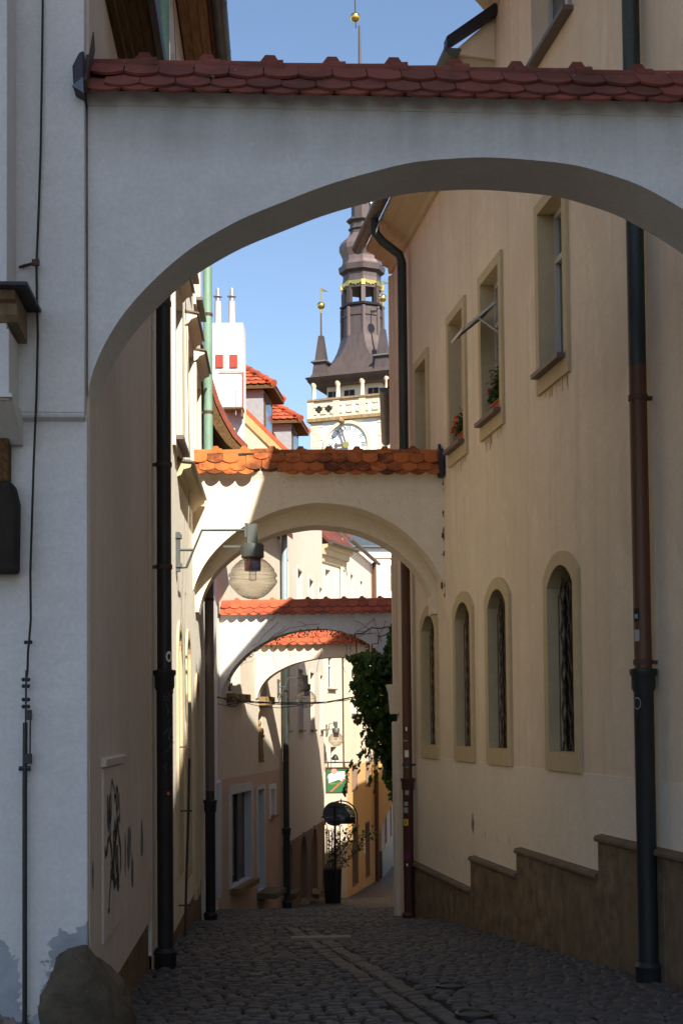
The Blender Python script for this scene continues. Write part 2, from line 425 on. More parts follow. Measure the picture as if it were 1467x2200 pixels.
def wall(mb, F, u0, u1, z0, z1, holes=(), o=0., thick=.5, back=True):
    us = sorted({u0, u1} | {h[k] for h in holes for k in ('u0', 'u1')}); zs = sorted({z0, z1} | {h[k] for h in holes for k in ('z0', 'z1')})
    for a, b in zip(us, us[1:]):
        for c, d in zip(zs, zs[1:]):
            um, zm = (a + b) / 2, (c + d) / 2
            if any(h['u0'] < um < h['u1'] and h['z0'] < zm < h['z1'] for h in holes): continue
            mb.quad(F.p(a, c, o), F.p(b, c, o), F.p(b, d, o), F.p(a, d, o))
    for h in holes:
        a, b, c, d = h['u0'], h['u1'], h['z0'], h['z1']; dp = o - h.get('d', .2); rise = h.get('rise', 0)
        if rise:
            cv = arc_pts(a, b, d - rise, rise, 12)
            for (x, zx), (y, zy) in zip(cv, cv[1:]):
                mb.quad(F.p(x, zx, o), F.p(y, zy, o), F.p(y, d, o), F.p(x, d, o))
            loop = [(a, c)] + cv + [(b, c)]
        else: loop = [(a, c), (a, d), (b, d), (b, c)]
        for (x, zx), (y, zy) in zip(loop, loop[1:] + loop[:1]):
            mb.quad(F.p(x, zx, o), F.p(y, zy, o), F.p(y, zy, dp), F.p(x, zx, dp))
    if back:
        for u in (u0, u1): mb.quad(F.p(u, z0, o), F.p(u, z1, o), F.p(u, z1, o - thick), F.p(u, z0, o - thick))
        mb.quad(F.p(u0, z1, o), F.p(u1, z1, o), F.p(u1, z1, o - thick), F.p(u0, z1, o - thick))
        mb.quad(F.p(u0, z0, o - thick), F.p(u1, z0, o - thick), F.p(u1, z1, o - thick), F.p(u0, z1, o - thick))
    return mb
def hloop(h, g=0., gb=None):
    """outline of an opening grown by g (bottom by gb)"""
    gb = g if gb is None else gb
    a, b, c, d = h['u0'] - g, h['u1'] + g, h['z0'] - gb, h['z1'] + g; rise = h.get('rise', 0)
    if rise:
        return [(a, c)] + arc_pts(a, b, d - rise * (1 + g / (h['u1'] - h['u0'])), rise * (1 + g / (h['u1'] - h['u0'])), 12) + [(b, c)]
    return [(a, c), (a, d), (b, d), (b, c)]
def surround(F, h, g, gb, o):
    mb = MB(); a = hloop(h, -.003); b = hloop(h, g, gb); n = len(a); dp = -h.get('d', .2) + .01
    for i in range(n):
        j = (i + 1) % n
        mb.quad(F.p(*a[i], o), F.p(*a[j], o), F.p(*b[j], o), F.p(*b[i], o))
        mb.quad(F.p(*b[i], o), F.p(*b[j], o), F.p(*b[j], -.05), F.p(*b[i], -.05))
        mb.quad(F.p(*a[i], o), F.p(*a[j], o), F.p(*a[j], dp), F.p(*a[i], dp))
    return mb
def pane_fill(F, h, o):
    mb = MB(); lp = hloop(h, .02); mb.add([F.p(u, z, o) for u, z in lp], (tuple(range(len(lp))),)); return mb
def casement(F, h, o, w=.05, cross=None, mid=True):
    """window frame bars inside an opening"""
    mb = MB(); a, b, c, d = h['u0'], h['u1'], h['z0'], h['z1']
    for (x0, x1, y0, y1) in ((a, a + w, c, d), (b - w, b, c, d), (a + w, b - w, c, c + w), (a + w, b - w, d - w, d)):
        F.box(mb, x0, x1, y0, y1, o, o + .05)
    m = (a + b) / 2
    if mid: F.box(mb, m - w * .7, m + w * .7, c + w, d - w, o + .002, o + .056)
    for t in (cross or ()): F.box(mb, a + w, b - w, c + (d - c) * t - w / 2, c + (d - c) * t + w / 2, o + .004, o + .05)
    return mb
def windowset(F, h, house, trim=None, g=.12, gb=.16, proud=.025, frame='window_white', glass='glass_dark', sill=None, cross=(.66,), mid=True, label=None):
    d = -h.get('d', .2)
    if trim: w = part('window', surround(F, h, g, gb, proud), trim, house, label=label)
    else: w = None
    fr = part('frame' if w else 'window', casement(F, h, d, cross=cross, mid=mid), frame, w or house)
    part('pane', pane_fill(F, h, d + .012), glass, w or fr)
    if sill:
        mb = MB(); F.box(mb, h['u0'] - .04, h['u1'] + .04, h['z0'] - .035, h['z0'] + .004, d + .02, proud + .07)
        part('sill', mb, sill, w or fr)
    return w or fr
def hole(F, pxa, pxb, pya, pyb, yx=None, **kw):
    """opening from its outline in the survey photograph: px edges, top/bottom py (measured at px yx)"""
    yx = yx or (pxa + pxb) / 2; ym = (pya + pyb) / 2
    ua, ub = F.hit(pxa, ym)[0], F.hit(pxb, ym)[0]
    zt, zb = F.hit(yx, pya)[1], F.hit(yx, pyb)[1]
    return dict(u0=min(ua, ub), u1=max(ua, ub), z0=min(zt, zb), z1=max(zt, zb), **kw)
def gutter(F, u0, u1, z, o, r=.075, ribs=True, name='gutter', mat='gutter_zinc', parent=None):
    mb = MB(); n = 9
    a = [F.p(u0, z - r * math.sin(math.pi * i / n), o + r * math.cos(math.pi * i / n)) for i in range(n + 1)]
    b = [F.p(u1, z - r * math.sin(math.pi * i / n), o + r * math.cos(math.pi * i / n)) for i in range(n + 1)]
    for i in range(n): mb.quad(a[i], a[i + 1], b[i + 1], b[i])
    for q in (a, b): mb.add(q, (tuple(range(n + 1)),))
    if ribs:
        k = max(1, int((u1 - u0) / .9))
        for j in range(k + 1):
            u = u0 + (u1 - u0) * j / k
            for i in range(n):
                t0, t1 = math.pi * i / n, math.pi * (i + 1) / n; q = r * 1.06
                mb.quad(F.p(u - .012, z - q * math.sin(t0), o + q * math.cos(t0)), F.p(u - .012, z - q * math.sin(t1), o + q * math.cos(t1)),
                        F.p(u + .012, z - q * math.sin(t1), o + q * math.cos(t1)), F.p(u + .012, z - q * math.sin(t0), o + q * math.cos(t0)))
    return part(name, mb, mat, parent, True)
def clampring(c, r, d, n, parent, mat='rust_iron'):
    mb = MB(); mb.lathe((c[0], c[1], c[2] - .018), [(r, 0), (r, .036)], 14)
    mb.box(Vector(c) - Vector(n) * (r + .03), (.03, .1, .025), math.atan2(n[1], n[0]) + R(90)); part('clamp', mb, mat, parent, True)
def text_mesh(txt, size, extrude=.002, shear=0.):
    cu = bpy.data.curves.new('lettering', 'FONT'); cu.body = txt; cu.size = size; cu.extrude = extrude; cu.align_x = 'CENTER'; cu.align_y = 'CENTER'; cu.shear = shear
    o = bpy.data.objects.new('lettering', cu); COL.objects.link(o)
    dg = bpy.context.evaluated_depsgraph_get(); me = bpy.data.meshes.new_from_object(o.evaluated_get(dg))
    bpy.data.objects.remove(o); return me
def lettering(txt, size, mat, parent, origin, xdir, up, extrude=.002, shear=0., name='lettering'):
    me = text_mesh(txt, size, extrude, shear); me.materials.clear(); me.materials.append(M[mat])
    x = Vector(xdir).normalized(); y = Vector(up).normalized(); z = x.cross(y)
    m = Matrix.Translation(origin) @ Matrix((x, y, z)).transposed().to_4x4()
    o = bpy.data.objects.new(name, me); link(o, parent, m); return o

# ------------------------------------------------------------------ ground
def build_ground():
    mb = MB(); ys = sorted({y for y, _ in GP} | set(range(-60, 130, 3))); xs = [-400, -60, -12, -6, -3, -1, 1, 3, 6, 12, 60, 400]
    ys = [-300] + ys + [300]
    for y in ys:
        for x in xs: mb.v.append((x, y, zg(y) - .012))
    n = len(xs)
    for j in range(len(ys) - 1):
        for i in range(n - 1): mb.f.append((j * n + i, j * n + i + 1, (j + 1) * n + i + 1, (j + 1) * n + i))
    s = NT('cobbled_ground'); s.set(rough=.7, spec=.3)
    v = s.n('TexVoronoi'); v.inputs['Scale'].default_value = 8.5; s.l(s.P(), v.inputs['Vector'])
    d = s.n('TexVoronoi', feature='DISTANCE_TO_EDGE'); d.inputs['Scale'].default_value = 8.5; s.l(s.P(), d.inputs['Vector'])
    e = s.ramp(d.outputs['Distance'], .02, .12)
    c = s.mix(s.ramp(v.outputs['Color'], 0, 1), hexc('4e443c'), hexc('65584c'))
    s.col(s.mix(e, hexc('221f1d'), c)); s.bump(e, .6, .03); M['cobbled_ground'] = s.m
    g = part('ground', mb, 'cobbled_ground', None); structure(g); return g
GROUND = build_ground()
# the bed between the setts, then the setts themselves
BAND_A, BAND_B = Vector((.66, 7.0)), Vector((-.50, 15.2))
def band_dist(x, y):
    d = BAND_B - BAND_A; t = max(0, min(1, (Vector((x, y)) - BAND_A).dot(d) / d.length_squared))
    return (Vector((x, y)) - BAND_A - d * t).length, t
def sett(w, l, seed):
    rn = random.Random(seed); mb = MB(); h = .06; b = .014
    def ring(ix, iy, z, j): return [(sx * (w / 2 - ix) + rn.uniform(-j, j), sy * (l / 2 - iy) + rn.uniform(-j, j), z + rn.uniform(-j, j) * .5) for sx, sy in ((-1, -1), (1, -1), (1, 1), (-1, 1))]
    a, c, d = ring(0, 0, -h, .003), ring(.002, .002, -.014, .005), ring(b + .006, b + .006, .004, .006)
    mb.add(a + c + d + [(rn.uniform(-.01, .01), rn.uniform(-.01, .01), .008)], [(0, 1, 5, 4), (1, 2, 6, 5), (2, 3, 7, 6), (3, 0, 4, 7), (4, 5, 9, 8), (5, 6, 10, 9), (6, 7, 11, 10), (7, 4, 8, 11), (8, 9, 12), (9, 10, 12), (10, 11, 12), (11, 8, 12)])
    return mb
def build_cobbles():
    bed = MB()
    yy = [6.0 + .5 * i for i in range(40)]
    for a, b in zip(yy, yy[1:]): bed.quad((-3, a, zg(a) - .007), (3.4, a, zg(a) - .007), (3.4, b, zg(b) - .007), (-3, b, zg(b) - .007))
    bed.f = bed.f; o = part('sett_bedding', bed, 'cobble_dust', GROUND)
    protos = []
    for k in range(10):
        me = sett(1, 1, k)
        protos.append(me)
    near = []
    rnd = random.Random(3); y = 6.35; row = 0; stones = []
    while y < 25.2:
        l = rnd.uniform(.085, .115); x = -2.6 + rnd.uniform(0, .1)
        while x < 3.0:
            w = rnd.uniform(.08, .15)
            cx = x + w / 2; arc = .05 * math.sin(cx * 2.1 + y * .35) + .035 * math.sin(cx * 4.7 + y) + .10 * (cx - .3)
            cy = y + l / 2 + arc
            bd, t = band_dist(cx, cy)
            if not (bd < .185 and 0 < t < 1):
                stones.append((cx, cy, w, l, rnd.uniform(-.10, .10) + .10, rnd.uniform(-.008, .008), rnd.uniform(-.06, .06), rnd.uniform(-.06, .06)))
            x += w + rnd.uniform(.006, .020)
        y += l + .010; row += 1
    d = (BAND_B - BAND_A); L = d.length; d.normalize(); nn = Vector((-d.y, d.x)); ang = math.atan2(d.y, d.x)
    for k in (-1, 1):
        t = rnd.uniform(0, .1)
        while t < L:
            l = rnd.uniform(.10, .20); c = BAND_A + d * (t + l / 2) + nn * k * (.080 + rnd.uniform(-.006, .006))
            stones.append((c.x, c.y, l, .135, ang + rnd.uniform(-.05, .05), rnd.uniform(-.016, .002), rnd.uniform(-.06, .06), rnd.uniform(-.06, .06))); t += l + .012
    # those that show largest (nearest inside the picture) are single setts, the rest one mass
    def vis(s):
        px = PPX + s[0] / s[1] * F_PX
        return 230 < px < 1500 and s[1] > 7.32
    stones.sort(key=lambda s: s[1]); single = [s for s in stones if vis(s)][:300]; ids = {id(s) for s in single}
    meshes = []
    for k in range(10):
        me = sett(.125, .118, 100 + k).mesh('cobble'); me.materials.append(M['cobble']); meshes.append(me)
    mass = MB()
    for i, (cx, cy, w, l, rz, dz, tx, ty) in enumerate(stones):
        m = Matrix.Translation((cx, cy, zg(cy) + .012 + dz)) @ Matrix.Rotation(rz, 4, 'Z') @ Matrix.Rotation(tx - math.atan(.07 if cy > 7 else 0), 4, 'X') @ Matrix.Rotation(ty, 4, 'Y')
        if id(stones[i]) in ids:
            piece('cobble', meshes[i % 10], GROUND, m @ Matrix.Diagonal((w / .125, l / .118, 1, 1)))
        else:
            q = sett(w, l, i % 40); mass.add([m @ Vector(v) for v in q.v], q.f)
    part('cobbles', mass, 'cobble', GROUND, kind='stuff')
    # pale stone sill lying across the band and manhole rings
    mb = MB(); c = at(690, 2024, 13.6); mb.box((c.x, c.y, zg(c.y) + .012), (.58, .14, .05), R(4)); part('kerb_stone', mb, 'kerb_pale', GROUND, bevel=.008)
    for px, py, r in ((1018, 2178, .11), (968, 2104, .10)):
        Y = 8.0 if py > 2150 else 9.4; c = at(px, py, Y); mb = MB(); mb.lathe((c.x, c.y, zg(Y) + .005), [(r, 0), (r, .03), (r * .8, .034), (r * .78, .026), (.001, .026)], 20); part('valve_cover', mb, 'iron_black', GROUND, True)
build_cobbles()

# ------------------------------------------------------------------ arches across the lane
def catmull(pts, k=5):
    out = []
    for i in range(len(pts) - 1):
        p0, p1, p2, p3 = pts[max(i - 1, 0)], pts[i], pts[i + 1], pts[min(i + 2, len(pts) - 1)]
        for j in range(k):
            t = j / k
            out.append(tuple(.5 * (2 * p1[a] + (p2[a] - p0[a]) * t + (2 * p0[a] - 5 * p1[a] + 4 * p2[a] - p3[a]) * t * t + (3 * p1[a] - p0[a] - 3 * p2[a] + p3[a]) * t ** 3) for a in (0, 1)))
    out.append(pts[-1])
    for _ in range(14):
        out = [out[0]] + [tuple((out[i - 1][a] + 2 * out[i][a] + out[i + 1][a]) / 4 for a in (0, 1)) for i in range(1, len(out) - 1)] + [out[-1]]
    return out
def arch_body(mb, F, cv, zt, o0, o1, u0, u1):
    cv = [cv[0]] + [(u, z + .0025 * math.sin(i * .31 + 1) + .0015 * math.sin(i * .77 + u)) for i, (u, z) in enumerate(cv[1:-1])] + [cv[-1]]
    full = [(u0, cv[0][1])] * (cv[0][0] > u0 + .01) + cv + [(u1, cv[-1][1])] * (cv[-1][0] < u1 - .01)
    for (a, za), (b, zb) in zip(full, full[1:]):
        for o in (o0, o1): mb.quad(F.p(a, za, o), F.p(b, zb, o), F.p(b, zt, o), F.p(a, zt, o))
        mb.quad(F.p(a, za, o0), F.p(b, zb, o0), F.p(b, zb, o1), F.p(a, za, o1))
    mb.quad(F.p(u0, zt, o0), F.p(u1, zt, o0), F.p(u1, zt, o1), F.p(u0, zt, o1))
    for u, z in ((u0, full[0][1]), (u1, full[-1][1])): mb.quad(F.p(u, z, o0), F.p(u, zt, o0), F.p(u, zt, o1), F.p(u, z, o1))
def tile_mesh(w, length, th=.014, arcrise=.05):
    mb = MB(); n = 8; w -= .005
    out = [(-w / 2, length), (-w / 2, arcrise)] + [(-w / 2 + w * i / n, arcrise * (1 - math.sin(math.pi * i / n) ** .8)) for i in range(1, n)] + [(w / 2, arcrise), (w / 2, length)]
    mb.prism([(x, y, 0) for x, y in out], (0, 0, th)); return mb
def ridge_mesh(L=.345, r=.082):
    mb = MB(); n = 10
    for x0, x1, r0, r1 in ((0, L * .74, r * .92, r * .97), (L * .74, L, r * 1.06, r * 1.12)):
        for s in (1.0,):
            A = [(x0, r0 * math.cos(math.pi * i / n), r0 * .8 * math.sin(math.pi * i / n)) for i in range(n + 1)]
            B = [(x1, r1 * math.cos(math.pi * i / n), r1 * .8 * math.sin(math.pi * i / n)) for i in range(n + 1)]
            for i in range(n): mb.quad(A[i], A[i + 1], B[i + 1], B[i])
            mb.add(A, (tuple(range(n + 1)),)); mb.add(B, (tuple(range(n + 1)),))
    x = L * .80; z = r * .8
    mb.hexa([(x - .055, -.03, z - .01), (x + .05, -.03, z - .01), (x + .05, .03, z - .01), (x - .055, .03, z - .01),
             (x - .025, -.02, z + .034), (x + .025, -.02, z + .034), (x + .025, .02, z + .034), (x - .025, .02, z + .034)])
    return mb
def arch_roof(F, root, u0, u1, ze, zr, ov, half, tw, rows, tmat, bedmat, skip=None, ridge_step=.33, seed=1):
    """tiled coping: front slope of single plain tiles, back slope the same in one piece, ridge tiles on top"""
    rn = random.Random(seed)
    run = half + ov; rise = zr - ze; L = math.hypot(run, rise); tips = [0, .11 * L, .45 * L]
    up = (-F.n * run + Vector((0, 0, rise))) / L; nrm = F.d.cross(up)
    if nrm.z < 0: nrm = -nrm
    base = Matrix((F.d, up, nrm)).transposed().to_4x4()
    if base.determinant() < 0: base = Matrix((-F.d, up, nrm)).transposed().to_4x4()
    bed = MB(); e = .012
    F.profile(bed, u0, u1, [(.004, ze - .004), (.012, ze + .02), (.03, ze + .06), (-half, zr - .035), (-2 * half - .03, ze + .06), (-2 * half - .012, ze + .02), (-2 * half - .004, ze - .004)])
    part('mortar_bed', bed, bedmat, root)
    mo = MB(); F.profile(mo, u0, u1, [(-half + .088, zr - .035), (-half + .075, zr - .004), (-half - .075, zr - .004), (-half - .088, zr - .035)]); part('ridge_mortar', mo, 'soot', root)
    back = MB(); F.profile(back, u0, u1, [(-half - .01, zr - .02), (-2 * half - ov, ze + .005), (-2 * half - ov, ze + .03), (-half - .01, zr + .015)]); part('rear_slope', back, tmat, root)
    for k in range(rows):
        me = tile_mesh(tw, L - tips[k] - .015).mesh('roof_tile'); me.materials.append(M[tmat])
        n = int((u1 - u0) / tw); off = (k % 2) * tw / 2
        for i in range(n + 1):
            u = u0 + off + (i + .5) * tw
            if u + tw / 2 > u1 + .03 or (skip and (k, i) in skip and skip[(k, i)] is None): continue
            sl = (skip or {}).get((k, i), 0.)
            p = F.p(u, ze, ov) + up * (tips[k] - .01 + sl + rn.uniform(-.005, .005)) + nrm * (.022 + .012 * k + rn.uniform(0, .004))
            m = Matrix.Translation(p) @ base @ Matrix.Rotation(-.035 + rn.uniform(-.012, .012), 4, 'X') @ Matrix.Rotation(rn.uniform(-.018, .018), 4, 'Z') @ Matrix.Rotation(rn.uniform(-.015, .015), 4, 'Y')
            piece('roof_tile', me, root, m)
    me = ridge_mesh(ridge_step + .015).mesh('ridge_tile', True); me.materials.append(M[tmat])
    b2 = Matrix((F.d, Vector((0, 0, 1)).cross(F.d), Vector((0, 0, 1)))).transposed().to_4x4()
    u = u0
    while u < u1 - .1:
        piece('ridge_tile', me, root, Matrix.Translation(F.p(u, zr - .005 + rn.uniform(-.004, .004), -half)) @ b2 @ Matrix.Rotation(rn.uniform(-.012, .012), 4, 'Y')); u += ridge_step
RWX = lambda y: 3.64 - .1507 * y
# arch 1 : blue-white, spanning the foreground
FA1 = Facade((-1.27, 7.0), (RWX(7.25), 7.25), -1)
a1 = thing('street_arch', 'nearest pale grey plastered arch with dark red tile coping framing the view', 'arch', FA1.p(0, 0), 'tile-capped arches bracing the lane')
cv1 = catmull([FA1.hit(*p) for p in ((190, 850), (198, 795), (240, 706), (318, 606), (425, 522), (500, 480), (600, 435), (720, 389), (850, 355), (950, 341), (1060, 337), (1200, 345), (1300, 371), (1380, 401), (1467, 447), (1560, 512), (1660, 602), (1740, 700), (1795, 800), (1820, 880))])
cv1 = [(max(u, 0.0), z) for u, z in cv1]
zt1 = FA1.hit(733, 231)[1]
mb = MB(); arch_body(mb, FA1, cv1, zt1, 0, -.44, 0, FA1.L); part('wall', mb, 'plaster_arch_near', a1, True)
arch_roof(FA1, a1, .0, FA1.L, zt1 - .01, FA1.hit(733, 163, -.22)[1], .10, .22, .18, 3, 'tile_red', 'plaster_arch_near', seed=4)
mb = MB(); mb.prism([FA1.p(.0, zt1 + .20, .15), FA1.p(-.025, zt1 + .19, .15), FA1.p(-.058, zt1 + .12, .15), FA1.p(-.052, zt1 + .0, .15), FA1.p(-.0, zt1 - .025, .15)], -FA1.n * .3); part('flashing', mb, 'flashing_dark', a1, bevel=.008)
mb = MB(); mb.prism([FA1.p(-.004, zt1 + .06, .156), FA1.p(-.058, zt1 + .015, .156), FA1.p(-.0, zt1 - .022, .156)], -FA1.n * .02); part('flashing', mb, 'flashing_lead', a1)
mb = MB(); FA1.profile(mb, -.012, .012, [(.15, zt1 + .05), (-.20, zt1 + .47), (-.26, zt1 + .40), (.11, zt1 + .0)]); part('flashing', mb, 'rust_iron', a1)
# arch 2 : cream, two orders
FA2 = Facade((-1.74, 16.0), (RWX(16.15), 16.15), -1)
a2 = thing('street_arch', 'cream double-ringed arch with mottled orange tile coping, below the clock tower', 'arch', FA2.p(0, -1), 'tile-capped arches bracing the lane')
cv2 = catmull([FA2.hit(*p) for p in ((407, 1305), (417, 1258), (440, 1208), (480, 1162), (530, 1126), (590, 1098), (650, 1082), (690, 1079), (750, 1085), (815, 1107), (868, 1140), (912, 1182), (942, 1228), (960, 1272), (966, 1310))])
cv2 = [(min(max(u, 0.0), FA2.L), z) for u, z in cv2]
zt2 = FA2.hit(690, 1024)[1]
mb = MB(); arch_body(mb, FA2, cv2, zt2, 0, -.40, 0, FA2.L); part('wall', mb, 'plaster_arch_cream', a2, True)
cxm = FA2.L / 2; zsp = cv2[0][1]
cv2b = [(cxm + (u - cxm) * .935 - .01, zsp - .02 + (z - zsp) * .85) for u, z in cv2]
mb = MB(); arch_body(mb, FA2, cv2b, zt2 - .05, -.404, -.85, .0, FA2.L); part('inner_ring', mb, 'plaster_arch_cream', a2, True)
arch_roof(FA2, a2, .03, FA2.L - .07, zt2 - .01, FA2.hit(690, 976, -.2)[1], .10, .2, .18, 3, 'tile_orange', 'plaster_arch_cream', skip={(2, 3): None, (1, 3): .03, (1, 4): .02, (2, 4): .07, (0, 4): None, (0, 5): None, (2, 5): .015}, seed=9)
mb = MB(); FA2.box(mb, FA2.L - .06, FA2.L - .012, zt2 - .02, zt2 + .30, -.2, .14); FA2.profile(mb, FA2.L - .05, FA2.L - .02, [(.08, zt2 + .2), (-.08, zt2 + .40), (-.2, zt2 + .2)]); part('flashing', mb, 'flashing_dark', a2)
mb = MB(); FA2.box(mb, -.03, .02, zt2 - .01, zt2 + .22, -.2, .16); part('flashing', mb, 'flashing_dark', a2)
rj = random.Random(31)
for k in range(26):
    u, z = FA2.hit(962 - abs(rj.gauss(0, 7)), rj.uniform(1035, 1290)); mb = MB(); n_ = 9
    mb.add([FA2.p(u + .02 * math.cos(i * .7) * rj.uniform(.3, 1.2), z + .05 * math.sin(i * .7) * rj.uniform(.3, 1.3), .004 + k * .0001) for i in range(n_)], (tuple(range(n_)),)); part('damp_mark', mb, 'chip_brown', a2)
# arch 3 : white rough cast, ivy at its right end
FA3 = Facade((-2.25, 25.5), (1.25, 25.2), -1)
a3 = thing('street_arch', 'white rough-cast arch with thin bare vines and orange tiles above hanging ivy', 'arch', FA3.p(0, -3), 'tile-capped arches bracing the lane')
cv3 = catmull([FA3.hit(*p) for p in ((474, 1500), (480, 1474), (494, 1444), (520, 1412), (560, 1382), (610, 1360), (660, 1351), (700, 1350), (740, 1357), (780, 1374), (815, 1400), (840, 1432), (856, 1470), (866, 1510))])
cv3 = [(min(max(u, 0.0), FA3.L), z) for u, z in cv3]; zt3 = FA3.hit(640, 1322)[1]
mb = MB(); arch_body(mb, FA3, cv3, zt3, 0, -.42, 0, FA3.L); part('wall', mb, 'plaster_white_rough', a3, True)
arch_roof(FA3, a3, .04, FA3.L, zt3 - .01, FA3.hit(640, 1294, -.21)[1], .10, .21, .18, 3, 'tile_fresh', 'plaster_white_rough', seed=12)
mb = MB(); FA3.box(mb, -.04, .025, zt3 - .03, zt3 + .24, -.2, .16); part('flashing', mb, 'flashing_lead', a3)
rn = random.Random(5)
def vine(F, u, z, du, dz, n, o=.01):
    pts = []
    for i in range(n):
        pts.append(F.p(u, z, o)); u += du * rn.uniform(.4, 1.6); z += dz * rn.uniform(.2, 1.8)
    return pts
mb = MB()
for k in range(15):
    u = rn.uniform(1.3, 3.3); mb.tube(vine(FA3, u, zt3 - rn.uniform(.0, .4), rn.uniform(-.08, .05), rn.uniform(-.06, .0), 8), .0035, 4)
for k in range(5): mb.tube(vine(FA3, rn.uniform(.2, .9), zt3 - rn.uniform(.1, 1.0), .08, .05, 8), .003, 4)
part('bare_vine', mb, 'stem_brown', a3)
mb = MB()
for k in range(420):      # withered leaves fringing the crown of the arch
    u, z = cv3[int(rn.betavariate(2.6, 1.6) * (len(cv3) - 1))]; c = FA3.p(u + rn.uniform(-.03, .03), z + rn.uniform(-.10, .02), rn.uniform(-.4, .03)); s = rn.uniform(.015, .035)
    a = Matrix.Rotation(rn.uniform(0, 6.3), 3, 'Z') @ Matrix.Rotation(rn.uniform(-1, 1), 3, 'X')
    mb.add([c + a @ Vector(q) * s for q in ((-.6, 0, 0), (0, 0, -1.4), (.6, 0, 0), (0, 0, .5))], ((0, 1, 2, 3),))
part('withered_leaves', mb, 'dry_vine', a3, kind='stuff')
mb = MB()
for k in range(12):
    u, z = cv3[int(rn.uniform(.3, .85) * (len(cv3) - 1))]; p0 = FA3.p(u, z, -.1); L = rn.uniform(.25, .8)
    mb.tube([p0 + Vector((.05 * math.sin(i * 1.3 + k), 0, -L * i / 5)) for i in range(6)], .0035, 4)
part('trailing_vine', mb, 'stem_brown', a3)
# arch 4 : pale, just behind
FA4 = Facade((-1.80, 28.7), (1.3, 28.4), -1)
a4 = thing('street_arch', 'farthest arch, smooth pale plaster under fresh orange tiles, seen through the ivied arch', 'arch', FA4.p(0, -3), 'tile-capped arches bracing the lane')
cv4 = catmull([FA4.hit(*p) for p in ((552, 1500), (558, 1478), (574, 1456), (602, 1437), (640, 1422), (690, 1413), (740, 1411), (785, 1419), (825, 1438), (850, 1462), (868, 1500))])
cv4 = [(min(max(u, 0.0), FA4.L), z) for u, z in cv4]; zt4 = FA4.hit(690, 1386)[1]
mb = MB(); arch_body(mb, FA4, cv4, zt4, 0, -.40, 0, FA4.L); part('wall', mb, 'plaster_pinkish', a4, True)
arch_roof(FA4, a4, .02, FA4.L, zt4 - .01, zt4 + .30, .10, .2, .18, 3, 'tile_fresh', 'plaster_pinkish', seed=15)

# ------------------------------------------------------------------ shared facade bits
def stroke(mb, F, pts, w, o=.004):
    pts = [Vector((u, z)) for u, z in pts]
    for i in range(len(pts) - 1):
        d = (pts[i + 1] - pts[i]); d = d / max(d.length, 1e-6); q = Vector((-d.y, d.x)) * w / 2
        mb.quad(F.p(*(pts[i] - q), o), F.p(*(pts[i + 1] - q), o), F.p(*(pts[i + 1] + q), o), F.p(*(pts[i] + q), o))
def blob(F, u, z, ru, rz, o, n=14, j=.35, rnd=random):
    mb = MB(); mb.add([F.p(u + ru * math.cos(2 * math.pi * i / n) * rnd.uniform(1 - j, 1 + j), z + rz * math.sin(2 * math.pi * i / n) * rnd.uniform(1 - j, 1 + j), o) for i in range(n)], (tuple(range(n)),)); return mb
def house_mass(F, u0, u1, z0, z1, root, mat, depth=9., pitch=.9, roofmat='tile_roof_far', ov=.35, inset=.5, ridge=None, gable=True, roof=True):
    """the body of the house behind its street wall and its saddle roof"""
    mb = MB(); F.box(mb, u0 + .01, u1 - .01, z0, z1 - .02, -depth, -inset)
    if gable:
        h = (depth / 2) * pitch
        for u in (u0 + .005, u1 - .005):
            F.profile(mb, u - .004, u + .004, [(-.02, z1 - .03), (-depth / 2, z1 + h - .1), (-depth + .02, z1 - .03)])
    part('body', mb, mat, root)
    if roof:
        mb = MB(); h = (depth / 2 + ov) * pitch; t = .12
        F.profile(mb, u0 - .05, u1 + .05, [(ov, z1), (-depth / 2, z1 + h), (-depth - ov, z1), (-depth - ov, z1 + t), (-depth / 2, z1 + h + t * 1.3), (ov, z1 + t)])
        return part('roof', mb, roofmat, root)

# ------------------------------------------------------------------ right-hand long buff house
FR = Facade((RWX(1.21), 1.21), (RWX(19.15), 19.15), 1)
rh = thing('buff_house', 'long buff plastered house with arched grilled windows along the right side', 'house', FR.p(12, zg(12)))
uS = FR.uy(13.75); ZT = EYE + 7.45; ZL = EYE + 6.62
HU = [hole(FR, 1162, 1215, 458, 808, 1162, d=.17), hole(FR, 1038, 1077, 608, 911, 1040, d=.17), hole(FR, 968.5, 999, 693, 971, 970, d=.17), hole(FR, 896, 919.5, 795, 1040, 896, d=.17)]
HU[3]['z0'] = HU[2]['z0']
zav = sum(h['z1'] for h in HU) / 4; zab = sum(h['z0'] for h in HU) / 4
HT = hole(FR, 1138, 1226, -330, 147, 1148, d=.2)
HA = [hole(FR, 1182.5, 1238, 1211, 1614, 1208, d=.135, rise=.2), hole(FR, 1053.5, 1093, 1265, 1609, 1072, d=.135, rise=.2), hole(FR, 983, 1014.5, 1293, 1604, 999, d=.135, rise=.2), hole(FR, 911, 938.5, 1321, 1602, 925, d=.135, rise=.2)]
zab2 = sum(h['z0'] for h in HA) / 4; zat2 = sum(h['z1'] for h in HA) / 4
for h in HA: h['z0'] = zab2 + (h['z0'] - zab2) * .3; h['z1'] = zat2 + (h['z1'] - zat2) * .3; h['rise'] = (h['u1'] - h['u0']) * .24
zline = FR.hit(1100, 1645)[1]
mb = MB()
hs = HU + HA
zs_ = HT['z0'] - .06
assert zs_ > max(h['z1'] for h in hs), (zs_, [h['z1'] for h in hs])
wall(mb, FR, 0, FR.L, zline, zs_, hs, thick=.4, back=False)
wall(mb, FR, 0, uS, zs_, ZT, [HT], thick=.4, back=False)
wall(mb, FR, uS, FR.L, zs_, ZL, [], thick=.4, back=False)
